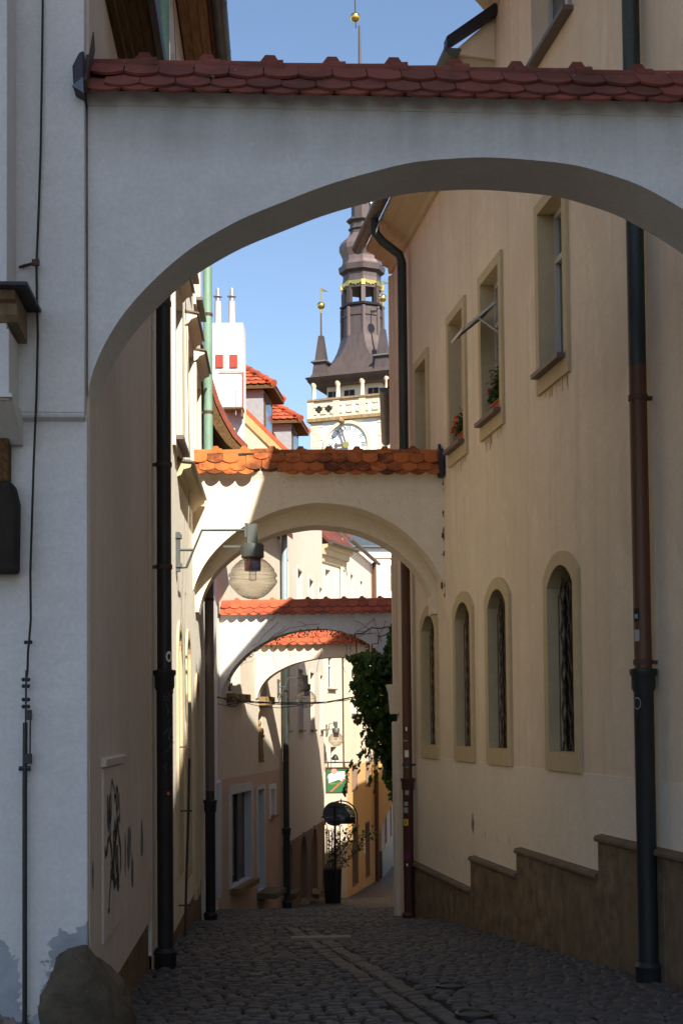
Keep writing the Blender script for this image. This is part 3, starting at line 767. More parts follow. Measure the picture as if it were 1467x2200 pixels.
mb.quad(FR.p(uS, ZL, 0), FR.p(uS, ZT, 0), FR.p(uS, ZT, -8), FR.p(uS, ZL, -8))
for u, zt in ((0, ZT), (FR.L, ZL)): mb.quad(FR.p(u, -2, 0), FR.p(u, zt, 0), FR.p(u, zt, -8), FR.p(u, -2, -8))
part('wall', mb, 'plaster_buff', rh)
mb = MB(); wall(mb, FR, 0, FR.L, -1.6, zline, [], o=.006, thick=.3); part('lower_wall', mb, 'plaster_buff_low', rh)
house_mass(FR, .02, uS - .02, -2, ZT - .04, rh, 'plaster_buff', 9, .85, 'tile_red', .5, inset=.45)
mb = MB(); FR.profile(mb, uS - .14, uS + .25, [(.003, ZL - .02), (.37, ZL + .012), (.40, ZL + .06), (.003, ZL + .42)]); part('eave_return', mb, 'plaster_buff', rh)
house_mass(FR, uS + .30, FR.L - .03, -2, ZL + .03, rh, 'plaster_buff', 9, 1.0, 'tile_red', .20, inset=.45)
# windows, first floor
for k, h in enumerate(HU):
    w = windowset(FR, h, rh, 'plaster_ochre_trim', .10, .17, .03, 'window_white', 'glass_sky', 'sill_metal', cross=(.7,))
    for j in range(13):     # rust streaks run down from the lower edge
        mb = MB(); u = h['u0'] + random.uniform(-.08, 1.08) * (h['u1'] - h['u0']); z = h['z0'] - .175; L = random.uniform(.03, .15)
        stroke(mb, FR, [(u, z), (u + .004, z - L * .5), (u, z - L)], random.uniform(.004, .011), .003)
        part('stain', mb, 'chip_brown', rh)
h = HU[1]    # casement tipped open into the street
mb = MB(); pu = h['u0'] + .10; zz = h['z1'] - .35; L = .46
for a, b in ((.0, .035), (.485, .52)):
    mb.hexa([FR.p(pu + a, zz, .0), FR.p(pu + b, zz, .0), FR.p(pu + b, zz - .30, .36), FR.p(pu + a, zz - .30, .36), FR.p(pu + a, zz + .03, .0), FR.p(pu + b, zz + .03, .0), FR.p(pu + b, zz - .27, .36), FR.p(pu + a, zz - .27, .36)])
for t in (0, .93):
    q = lambda a, e: FR.p(pu + a, zz - .30 * t + e, .36 * t)
    q2 = lambda a, e: FR.p(pu + a, zz - .30 * (t + .07) + e, .36 * (t + .07))
    mb.hexa([q(0, 0), q(.52, 0), q2(.52, 0), q2(0, 0), q(0, .03), q(.52, .03), q2(.52, .03), q2(0, .03)])
tip = part('tilted_sash', mb, 'window_white', rh, label='white sash tipped outward from its window')
mb = MB(); mb.quad(FR.p(pu + .03, zz + .015, 0), FR.p(pu + .49, zz + .015, 0), FR.p(pu + .49, zz - .285, .36), FR.p(pu + .03, zz - .285, .36)); part('pane', mb, 'glass_sky', tip)
mb = MB(); mb.tube([FR.p(pu + .02, zz - .17, .2), FR.p(pu + .0, zz - .38, -.1)], .008, 6); part('stay', mb, 'window_white', tip)
windowset(FR, HT, rh, None, frame='window_white', glass='glass_sky', sill='sill_metal', cross=(.35, .66))
# arched ground floor windows with diamond lattice grilles
for h in HA:
    w = part('window', surround(FR, h, .115, .16, .03), 'plaster_ochre_trim', rh)
    part('pane', pane_fill(FR, h, -.128), 'glass_grille', w)
    mb = MB(); a, b, c, d = h['u0'], h['u1'], h['z0'], h['z1']; n = 4; st = (b - a) / n; hh = .34
    for k in range(n + 1):
        for sgn in (1, -1):
            pts = []; z = c; i = 0
            while z < d - .01:
                uu = a + k * st + (st / 2 * (1 if i % 2 else 0)) * sgn
                if a - .001 <= uu <= b + .001: pts.append(FR.p(uu, min(z, d), -.085 + .008 * sgn))
                z += hh / 2; i += 1
            if len(pts) > 1: mb.tube(pts, .008, 4)
    part('grille', mb, 'grille_iron', w)
# stepped stone plinth of upright slabs with capping
steps = [(880, 1020, -1.75), (1020, 1120, -1.395), (1120, 1295, -1.155), (1295, 1480, -.86)]
ubr = [FR.uy(18.42), None, None, None, FR.uy(6.8)]
edges = [FR.uy(18.42), FR.hit(1020, 1870)[0], FR.hit(1120, 1850)[0], FR.hit(1295, 1840)[0], FR.uy(6.4)]
for k, (_, _, hz) in enumerate(steps):
    ua, ub = edges[k + 1], edges[k]; zt = EYE + hz; n = max(2, round((ub - ua) / .46))
    for i in range(n):
        a = ua + (ub - ua) * i / n; b = ua + (ub - ua) * (i + 1) / n; mb = MB(); zb = min(zg(FR.p(a, 0).y), zg(FR.p(b, 0).y)) - .1
        e = random.uniform(-.004, .004); FR.box(mb, a + .005, b - .005, zb, zt - .055, 0, .05 + e * 2); part('stone_slab', mb, 'plinth_stone', rh, bevel=.007)
    mb = MB(); FR.profile(mb, ua + (.002 if k < 3 else 0), ub, [(0, zt), (.066, zt - .012), (.076, zt - .03), (.076, zt - .05), (.062, zt - .058), (0, zt - .058)]); part('capping_stone', mb, 'plinth_cap', rh)
# eaves cornice, gutters, drainpipes
mb = MB(); Z = ZL
FR.profile(mb, uS - .10, FR.L + .02, [(.002, Z - .36), (.05, Z - .36), (.06, Z - .28), (.14, Z - .25), (.15, Z - .19), (.24, Z - .15), (.25, Z - .10), (.36, Z - .05), (.36, Z + .01), (0, Z + .01)]); part('cornice', mb, 'moulding_tan', rh)
mb = MB(); Z = ZT
FR.profile(mb, 0, uS, [(0, Z - .36), (.06, Z - .3), (.15, Z - .2), (.25, Z - .12), (.38, Z - .04), (.38, Z + .02), (0, Z + .02)]); part('cornice', mb, 'moulding_tan', rh)
gutter(FR, uS - .24, FR.L + .1, ZL + .02, .46, .085, parent=rh)
gutter(FR, .0, uS + .02, ZT + .02, .52, .085, parent=rh)
mb = MB()   # dark verge at the near end of the lower roof
FR.profile(mb, uS - .25, uS - .12, [(.52, ZL + .03), (.52, ZL + .13), (.003, ZL + .52), (.003, ZL + .40)]); part('verge_board', mb, 'flashing_dark', rh)
def drainpipe(F, house, u, o, r, zt, segs, neck=None, cast=None, clamps=(), castmat='iron_black', name='drainpipe', label=None):
    """segs: [(z_top, z_bottom, material)] ; cast: (z_top, z_bottom) socketed cast iron lower length"""
    first = None
    for (a, b, mt) in segs:
        mb = MB(); c = F.p(u, 0, o); mb.tube([(c.x, c.y, a), (c.x, c.y, b)], r, 16)
        q = part(name if first is None else 'pipe_length', mb, mt, house if first is None else first, True, label if first is None else None); first = first or q
    if neck:
        mb = MB(); mb.tube([F.p(u + a, z, b) for a, b, z in neck], r * .95, 14); part('swan_neck', mb, segs[0][2], first, True)
    if cast:
        a, b = cast; c = F.p(u, 0, o); mb = MB()
        mb.lathe((c.x, c.y, 0), [(r * 1.08, b), (r * 1.12, a - .16), (r * 1.35, a - .13), (r * 1.35, a - .05), (r * 1.55, a - .03), (r * 1.55, a), (r * .9, a + .01)], 18); part('cast_socket', mb, castmat, first, True)
        mb = MB(); mb.lathe((c.x, c.y, 0), [(r * 1.5, b - .1), (r * 1.45, b + .10), (r * 1.62, b + .13), (r * 1.3, b + .16)], 18); part('pipe_shoe', mb, castmat, first, True)
    for z in clamps:
        c = F.p(u, z, o); clampring(c, r * 1.12, None, F.n, first)
    return first
u1p = FR.hit(1380, 1400, .1)[0]
zc = lambda F, px, py: F.hit(px, py)[1]
p1 = drainpipe(FR, rh, u1p, .1, .062, ZT, [(ZT - .75, zc(FR, 1380, 800), 'pipe_dark_patina'), (zc(FR, 1380, 800), zc(FR, 1390, 1440), 'pipe_brown'), (zc(FR, 1390, 1440), zg(9.8), 'iron_black')],
          neck=[(0, .1, ZT - .75), (0, .16, ZT - .80), (.02, .56, ZT - .66), (.04, .72, ZT - .46), (.05, .70, ZT - .25), (.06, .54, ZT - .06)], cast=(zc(FR, 1390, 1440), zg(9.8)), clamps=(zc(FR, 1380, 868), zc(FR, 1390, 1425)), label='brown drainpipe with black cast-iron foot')
FP1 = Facade(FR.p(u1p - .062, 0).xy, FR.p(u1p + .062, 0).xy, 1)
def sticker(F, u, o, r, ang, z, w, h, mat, house, disc=False, outline=None):
    """a paper sticker wrapped on a pipe; ang from the outward normal towards the viewer"""
    c = F.p(u, z, o); n0 = math.atan2(F.n.y, F.n.x); mb = MB(); k = 6; rr = r + .0025
    def q(t, zz): a = n0 + ang + t; return (c.x + rr * math.cos(a), c.y + rr * math.sin(a), zz)
    half = w / 2 / rr
    if disc:
        pts = [q(half * math.cos(2 * math.pi * i / 16), z + h / 2 * math.sin(2 * math.pi * i / 16)) for i in range(16)]
        mb.add(pts + [q(0, z)], [(i, (i + 1) % 16, 16) for i in range(16)])
    else:
        for i in range(k):
            a, b = -half + 2 * half * i / k, -half + 2 * half * (i + 1) / k; mb.quad(q(a, z - h / 2), q(b, z - h / 2), q(b, z + h / 2), q(a, z + h / 2))
    return part('sticker', mb, mat, house)
VA = R(62)   # towards the camera, on a right-hand wall
for (py, w, h, mt, disc) in ((1326, .05, .09, 'print_black', False), (1330, .028, .03, 'print_grey', False), (1370, .045, .08, 'tag_pale', False), (1512, .06, .085, 'tag_pale', True), (1512, .05, .07, 'print_black', True)):
    sticker(FR, u1p, .1, .064 if py < 1450 else .0705 + (.001 if mt == 'print_black' else 0), VA - .55, zc(FR, 1385, py), w, h, mt, p1, disc)
u2p = FR.hit(874, 1400, .1)[0]
zu = zc(FR, 872, 1668)
p2 = drainpipe(FR, rh, u2p, .11, .060, ZL, [(ZL - .62, zc(FR, 868, 1180), 'pipe_dark_patina'), (zc(FR, 868, 1180), zu, 'pipe_brown'), (zu, zg(18.5), 'frame_maroon')],
          neck=[(0, .11, ZL - .62), (.0, .14, ZL - .52), (0, .36, ZL - .36), (.02, .45, ZL - .24), (.04, .46, ZL + .0)], cast=(zu, zg(18.5)), castmat='frame_maroon', clamps=(zc(FR, 868, 1000), zc(FR, 872, 1640)), label='dark drainpipe covered in stickers')
for (py, w, h, mt, disc) in ((1569, .06, .045, 'print_black', False), (1566, .025, .05, 'print_white', False), (1590, .05, .02, 'print_grey', False), (1617, .055, .09, 'print_white', False), (1642, .06, .06, 'print_teal', True), (1692, .05, .12, 'tag_pale', False), (1720, .055, .05, 'tag_pale', False), (1733, .06, .07, 'print_grey', False), (1758, .07, .085, 'print_yellow', False), (1758, .03, .04, 'print_black', True), (1826, .07, .09, 'print_magenta', False), (1845, .02, .03, 'print_white', False)):
    sticker(FR, u2p, .11, .0612 if py < 1665 else .0685, VA + random.uniform(-.25, .15), zc(FR, 872, py), w, h, mt, p2, disc)
# drill marks and a chipped spot in the lower plaster
for k, px in enumerate((892, 907, 925, 940, 958, 975, 1000, 1044, 1069, 1096)):
    py = (1813, 1818, 1825, 1829, 1835, 1842, 1850, 1795, 1802, 1808)[k]; u, z = FR.hit(px, py); mb = MB(); stroke(mb, FR, [(u, z + .04), (u + .012, z), (u - .004, z - .03)], .008, .0095); part('plaster_chip', mb, 'chip_brown', rh)
u, z = FR.hit(1017, 1770); part('plaster_chip', blob(FR, u, z, .045, .09, .0095, j=.5), 'plaster_brown_base', rh); part('plaster_chip', blob(FR, u + .01, z - .01, .02, .06, .0102, j=.5), 'print_grey', rh)
# plastered corner strip with a small corbel block at the far end of the wall
zq1, zq2 = FR.hit(858, 1550)[1], FR.hit(858, 1470)[1]
mb = MB(); FR.box(mb, FR.L - .16, FR.L + .03, -2, zq1, -.3, .075); part('corner_strip', mb, 'plaster_buff_low', rh, bevel=.02)
mb = MB(); FR.profile(mb, FR.L - .16, FR.L + .03, [(-.3, zq1 + .1), (.10, zq1 + .1), (.12, zq2 - .12), (.16, zq2), (-.3, zq2)]); part('corner_strip', mb, 'plaster_buff_low', rh, bevel=.015)
mb = MB(); FR.box(mb, FR.L - .10, FR.L + .03, zq2, ZL - .4, -.3, .03); FR.box(mb, FR.L - .05, FR.L + .035, zq2, ZL - .4, -.3, .055); part('corner_strip', mb, 'plaster_buff', rh, bevel=.012)

# ------------------------------------------------------------------ other right-hand buildings
# unseen wedge-shaped house, its far side cut along the sun direction to shade the near arch
KS = 4.06
F0 = Facade((RWX(-26), -26), (RWX(1.2), 1.2), 1)
r0 = thing('shade_house', 'tall unseen wedge-shaped house behind the viewpoint, shaped to shade the near arch', 'house', F0.p(20, 0))
mb = MB(); H0 = []
for i in range(7):
    for z in (4.2, 8.2, 12.4): H0.append(dict(u0=2.2 + 3.4 * i, u1=3.4 + 3.4 * i, z0=z, z1=z + 2.0, d=.2))
wall(mb, F0, 0, F0.L, -.5, 18.6, H0, thick=.5, back=False)
c0, c1, c2_ = F0.p(0, 0), F0.p(F0.L, 0), Vector((KS + .456 * 26, -26, 0)); up_ = Vector((0, 0, 18.6)); dn = Vector((0, 0, -.5))
for q0, q1 in ((c1, c2_), (c2_, c0)): mb.quad(q0 + dn, q1 + dn, q1 + up_, q0 + up_)
part('wall', mb, 'plaster_cream', r0)
for h in H0: windowset(F0, h, r0, None, sill='sill_metal')
mb = MB(); ap = (c0 + c2_) / 2 + Vector((0, 6, 23)); e_ = [c0 + up_, c1 + up_, c2_ + up_]
mb.add(e_ + [ap], ((0, 1, 3), (1, 2, 3), (2, 0, 3), (0, 2, 1))); part('roof', mb, 'tile_red', r0)
F3 = Facade((1.06, 19.46), (1.2, 23.2), 1)
r3 = thing('low_house', 'low house just past the buff corner, only its gutter showing', 'house', F3.p(1, zg(20)))
mb = MB(); wall(mb, F3, 0, F3.L, -3, EYE + 4.72, (), thick=6); part('wall', mb, 'plaster_cream', r3)
house_mass(F3, 0, F3.L, -3, EYE + 4.72, r3, 'plaster_cream', 6, .8, 'tile_orange', .38)
gutter(F3, 0, F3.L, EYE + 4.74, .42, .075, parent=r3)
FW = Facade((1.2, 23.25), (1.3, 25.95), 1)
gw = thing('garden_wall', 'whitewashed wall under the hanging ivy at the lane bend', 'wall', FW.p(1, zg(24)))
mb = MB(); wall(mb, FW, 0, FW.L, -4, EYE + 2.3, (), thick=.5); part('wall', mb, 'plaster_white_rough', gw)
FB = Facade((1.3, 26.0), (1.45, 30.2), 1)  # unseen house, sized and placed to throw shade on the far lane
r4 = thing('gabled_house', 'unseen cream house behind the ivy, added to shade the far lane', 'house', FB.p(1, zg(28)))
mb = MB(); wall(mb, FB, 0, FB.L, -5, EYE + 6.6, (), thick=4); part('wall', mb, 'plaster_pale', r4)
house_mass(FB, 0, FB.L, -5, EYE + 6.6, r4, 'plaster_pale', 4, .4, 'tile_roof_far', .3)
FB2 = Facade((1.45, 30.22), (1.6, 34.4), 1); mb = MB()
mb.prism([FB2.p(0, -5), FB2.p(FB2.L, -5), FB2.p(FB2.L, EYE + 3.2), FB2.p(0, EYE + 6.4)], -FB2.n * 3); part('shade_lean_to', mb, 'plaster_pale', r4)  # sloping top shaped to cast a slanted shadow edge across the lane
FW2 = Facade((1.65, 34.5), (3.0, 39.4), 1)  # unseen house and wall behind it, raised to block sun at the bend
g2 = thing('shade_lane_house', 'unseen low house right of the far lane, added to shade the bend', 'house', FW2.p(1, zg(35)))
mb = MB(); wall(mb, FW2, 0, FW2.L, -7, EYE + 1.7, (), thick=4); part('wall', mb, 'plaster_pale', g2)
FW3 = Facade((3.0, 39.45), (4.6, 51.0), 1)
mb = MB(); wall(mb, FW3, 0, FW3.L, -7, EYE + 3.5, (), thick=4); part('shade_wall', mb, 'plaster_pale', g2)

# ------------------------------------------------------------------ left: white corner house (pier of the near arch)
FL = Facade((-1.27, 7.0), (-1.47, 10.72), -1)
ha = thing('corner_house', 'pale blue-white corner house with peeling base at the left edge', 'house', FA1.p(-.6, 0))
zl = FA1.hit(120, 893)[1]
mb = MB(); FA1.box(mb, -3.2, 0, -.3, zl, -1.2, .022); part('front_wall', mb, 'plaster_pier', ha, bevel=.008)
mb = MB(); FA1.box(mb, -3.2, -.008, zl + .001, 10, -1.2, .065); FA1.profile(mb, -3.2, -.008, [(.0, zl + .001), (.065, zl + .001), (.058, zl - .02), (.0, zl - .045)]); part('upper_front_wall', mb, 'plaster_arch_front', ha, bevel=.006)
mb = MB(); wall(mb, FL, .03, FL.L, EYE - 1.46, 10.5, [], o=.004, thick=3.0); part('side_wall', mb, 'plaster_rose', ha)
mb = MB(); wall(mb, FL, .03, FL.L, -1, EYE - 1.46, [], o=-.02, thick=.5); part('plinth', mb, 'plinth_stone', ha)
mb = MB(); c = EYE + 4.15
FL.profile(mb, .7, FL.L - .05, [(0, c - .02), (.05, c - .02), (.055, c + .02), (.09, c + .03), (.095, c + .06), (.15, c + .075), (.155, c + .10), (.22, c + .11), (.22, c + .2), (0, c + .22)]); part('cornice', mb, 'wood_dark', ha)
mb = MB(); FL.profile(mb, .7, FL.L - .05, [(.225, c + .10), (.265, c + .12), (.265, c + .24), (.225, c + .24)]); part('cornice_flashing', mb, 'flashing_dark', ha)
house_mass(FL, .9, FL.L - .02, -1, 10.5, ha, 'plaster_rose', 8, .8, 'tile_red', .3, inset=3.0)
# meter cupboard with scrawled graffiti
ua, z1 = FL.hit(217, 1652); ub, z2 = FL.hit(255, 2010); zb = FL.hit(217, 2030)[1]
mb = MB(); FL.box(mb, ua, ub, zb, z1, 0, .016); cup = part('cupboard_door', mb, 'plaster_rose', ha, bevel=.004)
mb = MB(); FL.profile(mb, ua - .02, ub + .25, [(.0, z1 + .01), (.03, z1 + .012), (.034, z1 + .05), (0, z1 + .06)]); part('ledge', mb, 'plaster_rose', cup)
rg = random.Random(21)
for k in range(26):
    u = ua + (ub - ua) * rg.uniform(.25, .95); z = rg.uniform(zb + .25, z1 - .1); mb = MB(); pts = [(u, z)]
    for i in range(5): u += rg.uniform(-.09, .09); z += rg.uniform(-.13, .11); pts.append((min(max(u, ua + .05), ub - .01), min(max(z, zb + .15), z1 - .03)))
    stroke(mb, FL, catmull(pts, 4), rg.uniform(.02, .05), .0175 + k * .00012); part('graffiti_stroke', mb, 'tag_black' if k % 4 else 'graffito', cup)
for (px, py, ru, rz) in ((198, 1880, .035, .07), (276, 1820, .10, .13), (304, 1805, .09, .12), (283, 1870, .06, .11), (268, 1840, .04, .15)):
    u, z = FL.hit(px, py); part('plaster_scuff', blob(FL, u, z, ru, rz, .0055 + rg.uniform(0, .002), j=.45, rnd=rg), 'graffito', ha)
# pilaster, dark canopy, stone console at the far left edge
uX = lambda px, o, py=1000: FA1.hit(px, py, o)[0]
mb = MB(); up = uX(15, .33); FA1.box(mb, -3.1, up, zl + .02, 10, .06, .33); part('pilaster', mb, 'plaster_pier', ha, bevel=.006)
zc1 = FA1.hit(60, 604, .5)[1]; uc = uX(60, .5, 604)
mb = MB(); FA1.box(mb, -3.1, uc, zc1 - .02, zc1, .05, .5); part('canopy', mb, 'flashing_dark', ha, bevel=.004)
mb = MB(); FA1.profile(mb, -3.1, uc - .07, [(.06, zc1 - .022), (.44, zc1 - .022), (.42, zc1 - .06), (.38, zc1 - .07), (.37, zc1 - .12), (.34, zc1 - .15), (.06, zc1 - .18)]); part('canopy_moulding', mb, 'plinth_stone', ha)
mb = MB(); zq = FA1.hit(10, 848, .33)[1]; FA1.box(mb, -3.1, up + .012, zl - .0, zc1 - .18, .066, .335); part('jamb_block', mb, 'plaster_pier', ha, bevel=.006)
mb = MB(); FA1.profile(mb, -3.1, up + .03, [(.02, zl - .16), (.06, zl - .16), (.36, zq), (.36, zl + .01), (.02, zl + .01)]); part('ledge_moulding', mb, 'plaster_pier', ha)
mb = MB(); u = uX(20, .1, 960); FA1.box(mb, -3.1, u, FA1.hit(20, 1035, .1)[1], zl - .05, .02, .1); part('timber_jamb', mb, 'wood_dark', ha, bevel=.01)
mb = MB(); u = uX(37, .16, 1120); za, zb2 = FA1.hit(20, 1025, .16)[1], FA1.hit(20, 1228, .16)[1]
mb.prism([FA1.p(-2.2, zb2, .16), FA1.p(u - .005, zb2, .16), FA1.p(u, za - .12, .16), FA1.p(u - .025, za - .02, .16), FA1.p(-2.2, za, .16)], -FA1.n * .14); part('stone_console', mb, 'dark_granite', ha, bevel=.018)
mb = MB(); uu, zz = FA1.hit(42, 573, .07); mb.tube([FA1.p(uu, zz, .06), FA1.p(uu + .10, zz + .004, .13)], .008, 6); mb.box(FA1.p(uu + .09, zz + .004, .125), (.035, .02, .03)); part('cable_clip', mb, 'rust_iron', ha)
# guard stone at the corner
from mathutils import noise as mn
mb = MB(); c = at(196, 2215, 6.70); n, m = 56, 34
for j in range(m + 1):
    t = j / m
    for i in range(n):
        a = 2 * math.pi * i / n; prof = math.sqrt(max(0.0004, 1 - max(0, (t - .42) / .58) ** 2.6)) * (1.0 - .10 * t)
        ca_, sa_ = math.cos(a), math.sin(a)
        x = .215 * prof * math.copysign(abs(ca_) ** .7, ca_); y = .21 * prof * math.copysign(abs(sa_) ** .75, sa_)
        z = -.14 + .70 * t
        if x > 0: x *= 1 + .30 * (1 - t) ** 1.2
        z -= max(0, x) * .38 * t
        v = Vector((x, y, z)); q = v * 4.2 + Vector((3, 7, 1)); d = mn.fractal(q, .9, 2.1, 5) * .034 + mn.fractal(q * 4, .8, 2, 3) * .008
        r_ = Vector((x, y, 0)); r_ = r_.normalized() if r_.length > 1e-4 else Vector((0, 0, 1))
        mb.v.append(Vector((c.x - .03 * t, c.y, 0)) + v + r_ * d + Vector((0, 0, d * .6)))
for j in range(m):
    for i in range(n): mb.f.append((j * n + i, j * n + (i + 1) % n, (j + 1) * n + (i + 1) % n, (j + 1) * n + i))
mb.f.append(tuple(range(m * n, m * n + n)))
gs = solo('guard_stone', mb, 'granite', 'rounded granite guard stone at the foot of the left corner', 'stone', True)
# lightning conductor down the front
lc = thing('lightning_conductor', 'black cable and iron rod running down the pale left corner', 'conductor', FA1.p(-.34, 0, .1))
pts = [(93, -30), (91, 150), (88, 330), (84, 450), (79, 570), (80, 640), (82, 720), (79, 850), (77, 900), (73, 1000), (70, 1100), (66, 1230), (67, 1330), (64, 1370), (61, 1400), (60, 1440), (58, 1455)]
mb = MB(); mb.tube([FA1.p(*FA1.hit(x, y, .09), .09) for x, y in pts], .0058, 8); part('cable', mb, 'cable_black', lc, True)
mb = MB(); q = lambda x, y, o=.06: FA1.p(*FA1.hit(x, y, o), o)
mb.tube([q(55, 1552), q(54, 1700), q(54, 1950), q(54, 2260)], .0118, 10); part('rod', mb, 'iron_black', lc, True)
for y in (1380, 1460, 1474, 1503, 1518):
    mb = MB(); p = q(57 if y > 1400 else 62, y, .07); s = .012
    for dx in (-.012, .012): mb.ball(p + Vector((dx, -.006, 0)), s * .85, 6)
    mb.box(p, (.03, .02, .014)); part('terminal', mb, 'iron_black', lc, True)
for y, x in ((1536, 62), (1630, 62)):
    mb = MB(); mb.box(q(x, y, .07), (.034, .016, .05)); part('clamp_plate', mb, 'iron_black', lc, bevel=.003)
mb = MB(); mb.tube([q(57, 1440, .07), q(56, 1560, .07)], .005, 6); mb.tube([q(66, 1545, .075), q(65, 1640, .075)], .004, 6); part('test_link', mb, 'iron_black', lc)
mb = MB(); p = q(54, 1651, .06); mb.tube([p + Vector((-.028, 0, 0)), p + Vector((.028, 0, 0))], .012, 8); part('clamp_plate', mb, 'iron_black', lc, True)

# ------------------------------------------------------------------ left: sunlit cream house
LB = Facade((-1.47, 10.76), (-1.77, 17.72), -1); uB = LB.uy
hb = thing('cream_house', 'sunlit cream house with window hoods and green copper drainpipe on the left', 'house', LB.p(3, zg(13)))
ZB = EYE + 7.25
HB = [dict(u0=uB(y) - .42, u1=uB(y) + .42, z0=EYE + 2.75, z1=EYE + 4.2, d=.22) for y in (13.55, 15.35, 16.85)] + [dict(u0=uB(y) - .42, u1=uB(y) + .42, z0=EYE + 5.1, z1=EYE + 6.3, d=.22) for y in (12.0, 13.55, 15.35, 16.85)]
HB2 = [dict(u0=uB(y) - w, u1=uB(y) + w, z0=zb, z1=EYE + zt, rise=w * .9, d=.16) for y, w, zb, zt in ((13.75, .22, EYE - 1.35, .95), (15.0, .25, EYE - 1.5, .95), (16.55, .3, EYE - 1.9, .55))]
mb = MB(); wall(mb, LB, 0, LB.L, EYE - 1.75, ZB, HB + HB2, thick=4); part('wall', mb, 'plaster_cream', hb)
mb = MB(); wall(mb, LB, 0, LB.L, -2, EYE - 1.75, [], o=-.02, thick=.5); part('plinth', mb, 'plinth_stone', hb)
for h in HB:
    w = windowset(LB, h, hb, 'plaster_pale', .10, .10, .03, sill='sill_metal')
    if h['z0'] < EYE + 4:
        mb = MB(); zt = h['z1'] + .16; LB.profile(mb, h['u0'] - .12, h['u1'] + .12, [(0, zt - .05), (.04, zt - .03), (.07, zt + .01), (.13, zt + .035), (.13, zt + .06), (0, zt + .09)]); part('hood', mb, 'plaster_pale', w)
        mb = MB(); LB.profile(mb, h['u0'] - .14, h['u1'] + .14, [(0, zt + .092), (.155, zt + .064), (.155, zt + .078), (0, zt + .11)]); part('hood_flashing', mb, 'sill_metal', w)
for h in HB2:
    w = part('window', surround(LB, h, .09, .1, .02), 'moulding_tan', hb); part('pane', pane_fill(LB, h, -.15), 'glass_dark', w)
mb = MB(); c = EYE + 2.58; LB.profile(mb, uB(13.6), uB(15.93), [(0, c - .13), (.04, c - .11), (.06, c - .06), (.13, c - .04), (.145, c), (0, c + .02)]); part('corbel_course', mb, 'moulding_tan', hb)
mb = MB(); LB.profile(mb, uB(13.58), uB(15.93), [(0, c + .022), (.17, c + .004), (.17, c + .02), (0, c + .05)]); part('course_flashing', mb, 'sill_metal', hb)
for i, o in enumerate((.02, .115, .21)):
    mb = MB(); LB.profile(mb, .0, uB(16.9), [(o, ZB - .03 + .03 * i), (o + .09, ZB - .005 + .03 * i), (o + .09, ZB + .03 + .03 * i), (o, ZB + .03 + .03 * i)]); part('soffit_board', mb, 'wood_soffit', hb)
house_mass(LB, .02, LB.L - .02, -2, ZB + .06, hb, 'plaster_cream', 8, .8, 'tile_red', .34, inset=4)
gutter(LB, 0, uB(16.9), ZB + .10, .42, .085, mat='pipe_dark_patina', parent=hb)
# drainpipes of the left houses
uP = LB.hit(353, 1200, .09)[0]
pz = lambda py: LB.hit(353, py, .09)[1]
pL = drainpipe(LB, hb, uP, .09, .058, ZB, [(ZB, pz(560), 'pipe_copper_green'), (pz(560), pz(1440), 'iron_black'), (pz(1440), zg(10.9), 'iron_black')], cast=(pz(1440), zg(10.9)), clamps=(pz(1000), pz(1218), pz(660)), label='tall drainpipe with black cast-iron foot and a round sticker')  # black middle length is shade painted onto the green copper pipe
VL = R(-68)
sticker(LB, uP, .09, .0605, VL + .3, pz(1411), .055, .085, 'print_white', pL, True)
sticker(LB, uP, .09, .0615, VL + .3, pz(1411), .028, .05, 'print_black', pL, True)
sticker(LB, uP, .09, .0665, VL + .1, pz(1705), .025, .03, 'print_orange', pL, True)
rg = random.Random(8)
for k in range(22):
    t = VL + rg.uniform(-.1, .75); z = pz(rg.uniform(1490, 1650)); mb = MB(); c = LB.p(uP, 0, .09); n0 = math.atan2(LB.n.y, LB.n.x); pts = []
    for i in range(4):
        a = n0 + t; pts.append(Vector((c.x + .067 * math.cos(a), c.y + .067 * math.sin(a), z))); t += rg.uniform(-.3, .3); z += rg.uniform(-.05, .04)
    mb.tube(pts, .0022, 4); part('scrawl', mb, 'graffito', pL)
uP2 = LB.hit(451, 1500, .09)[0]; q2 = lambda py: LB.hit(449, py, .09)[1]
drainpipe(LB, hb, LB.L - .1, .10, .058, ZB, [(ZB, q2(1250), 'pipe_copper_green'), (q2(1250), q2(1700), 'pipe_mauve'), (q2(1700), zg(18), 'iron_black')], cast=(q2(1720), zg(18)), clamps=(q2(1290), q2(700), q2(900)), label='drainpipe green above and brown below at the far corner')
# second lightning conductor
l2 = thing('lightning_conductor', 'thin conductor wire and rod on the sunlit left house past the drainpipe', 'conductor', LB.p(uB(13.9), zg(14), .1))
mb = MB(); mb.tube([LB.p(*LB.hit(x, y, .05), .05) for x, y in ((372, -30), (398, 600), (404, 830), (409, 1000), (403, 1180), (397, 1330), (399, 1480), (402, 1560), (406, 1640))], .0045, 6); part('wire', mb, 'rope', l2, True)
mb = MB(); mb.tube([LB.p(*LB.hit(x, y, .08), .08) for x, y in ((407, 1630), (405, 1760), (401, 1880), (398, 2012))], .013, 8); part('rod', mb, 'iron_black', l2, True)
for x, y in ((400, 1605), (405, 1742), (402, 1945)):
    mb = MB(); a = LB.p(*LB.hit(x, y, .08), .09); mb.tube([a, a - LB.n * .09], .008, 6); mb.box(a, (.05, .02, .02)); part('bracket', mb, 'rust_iron', l2)

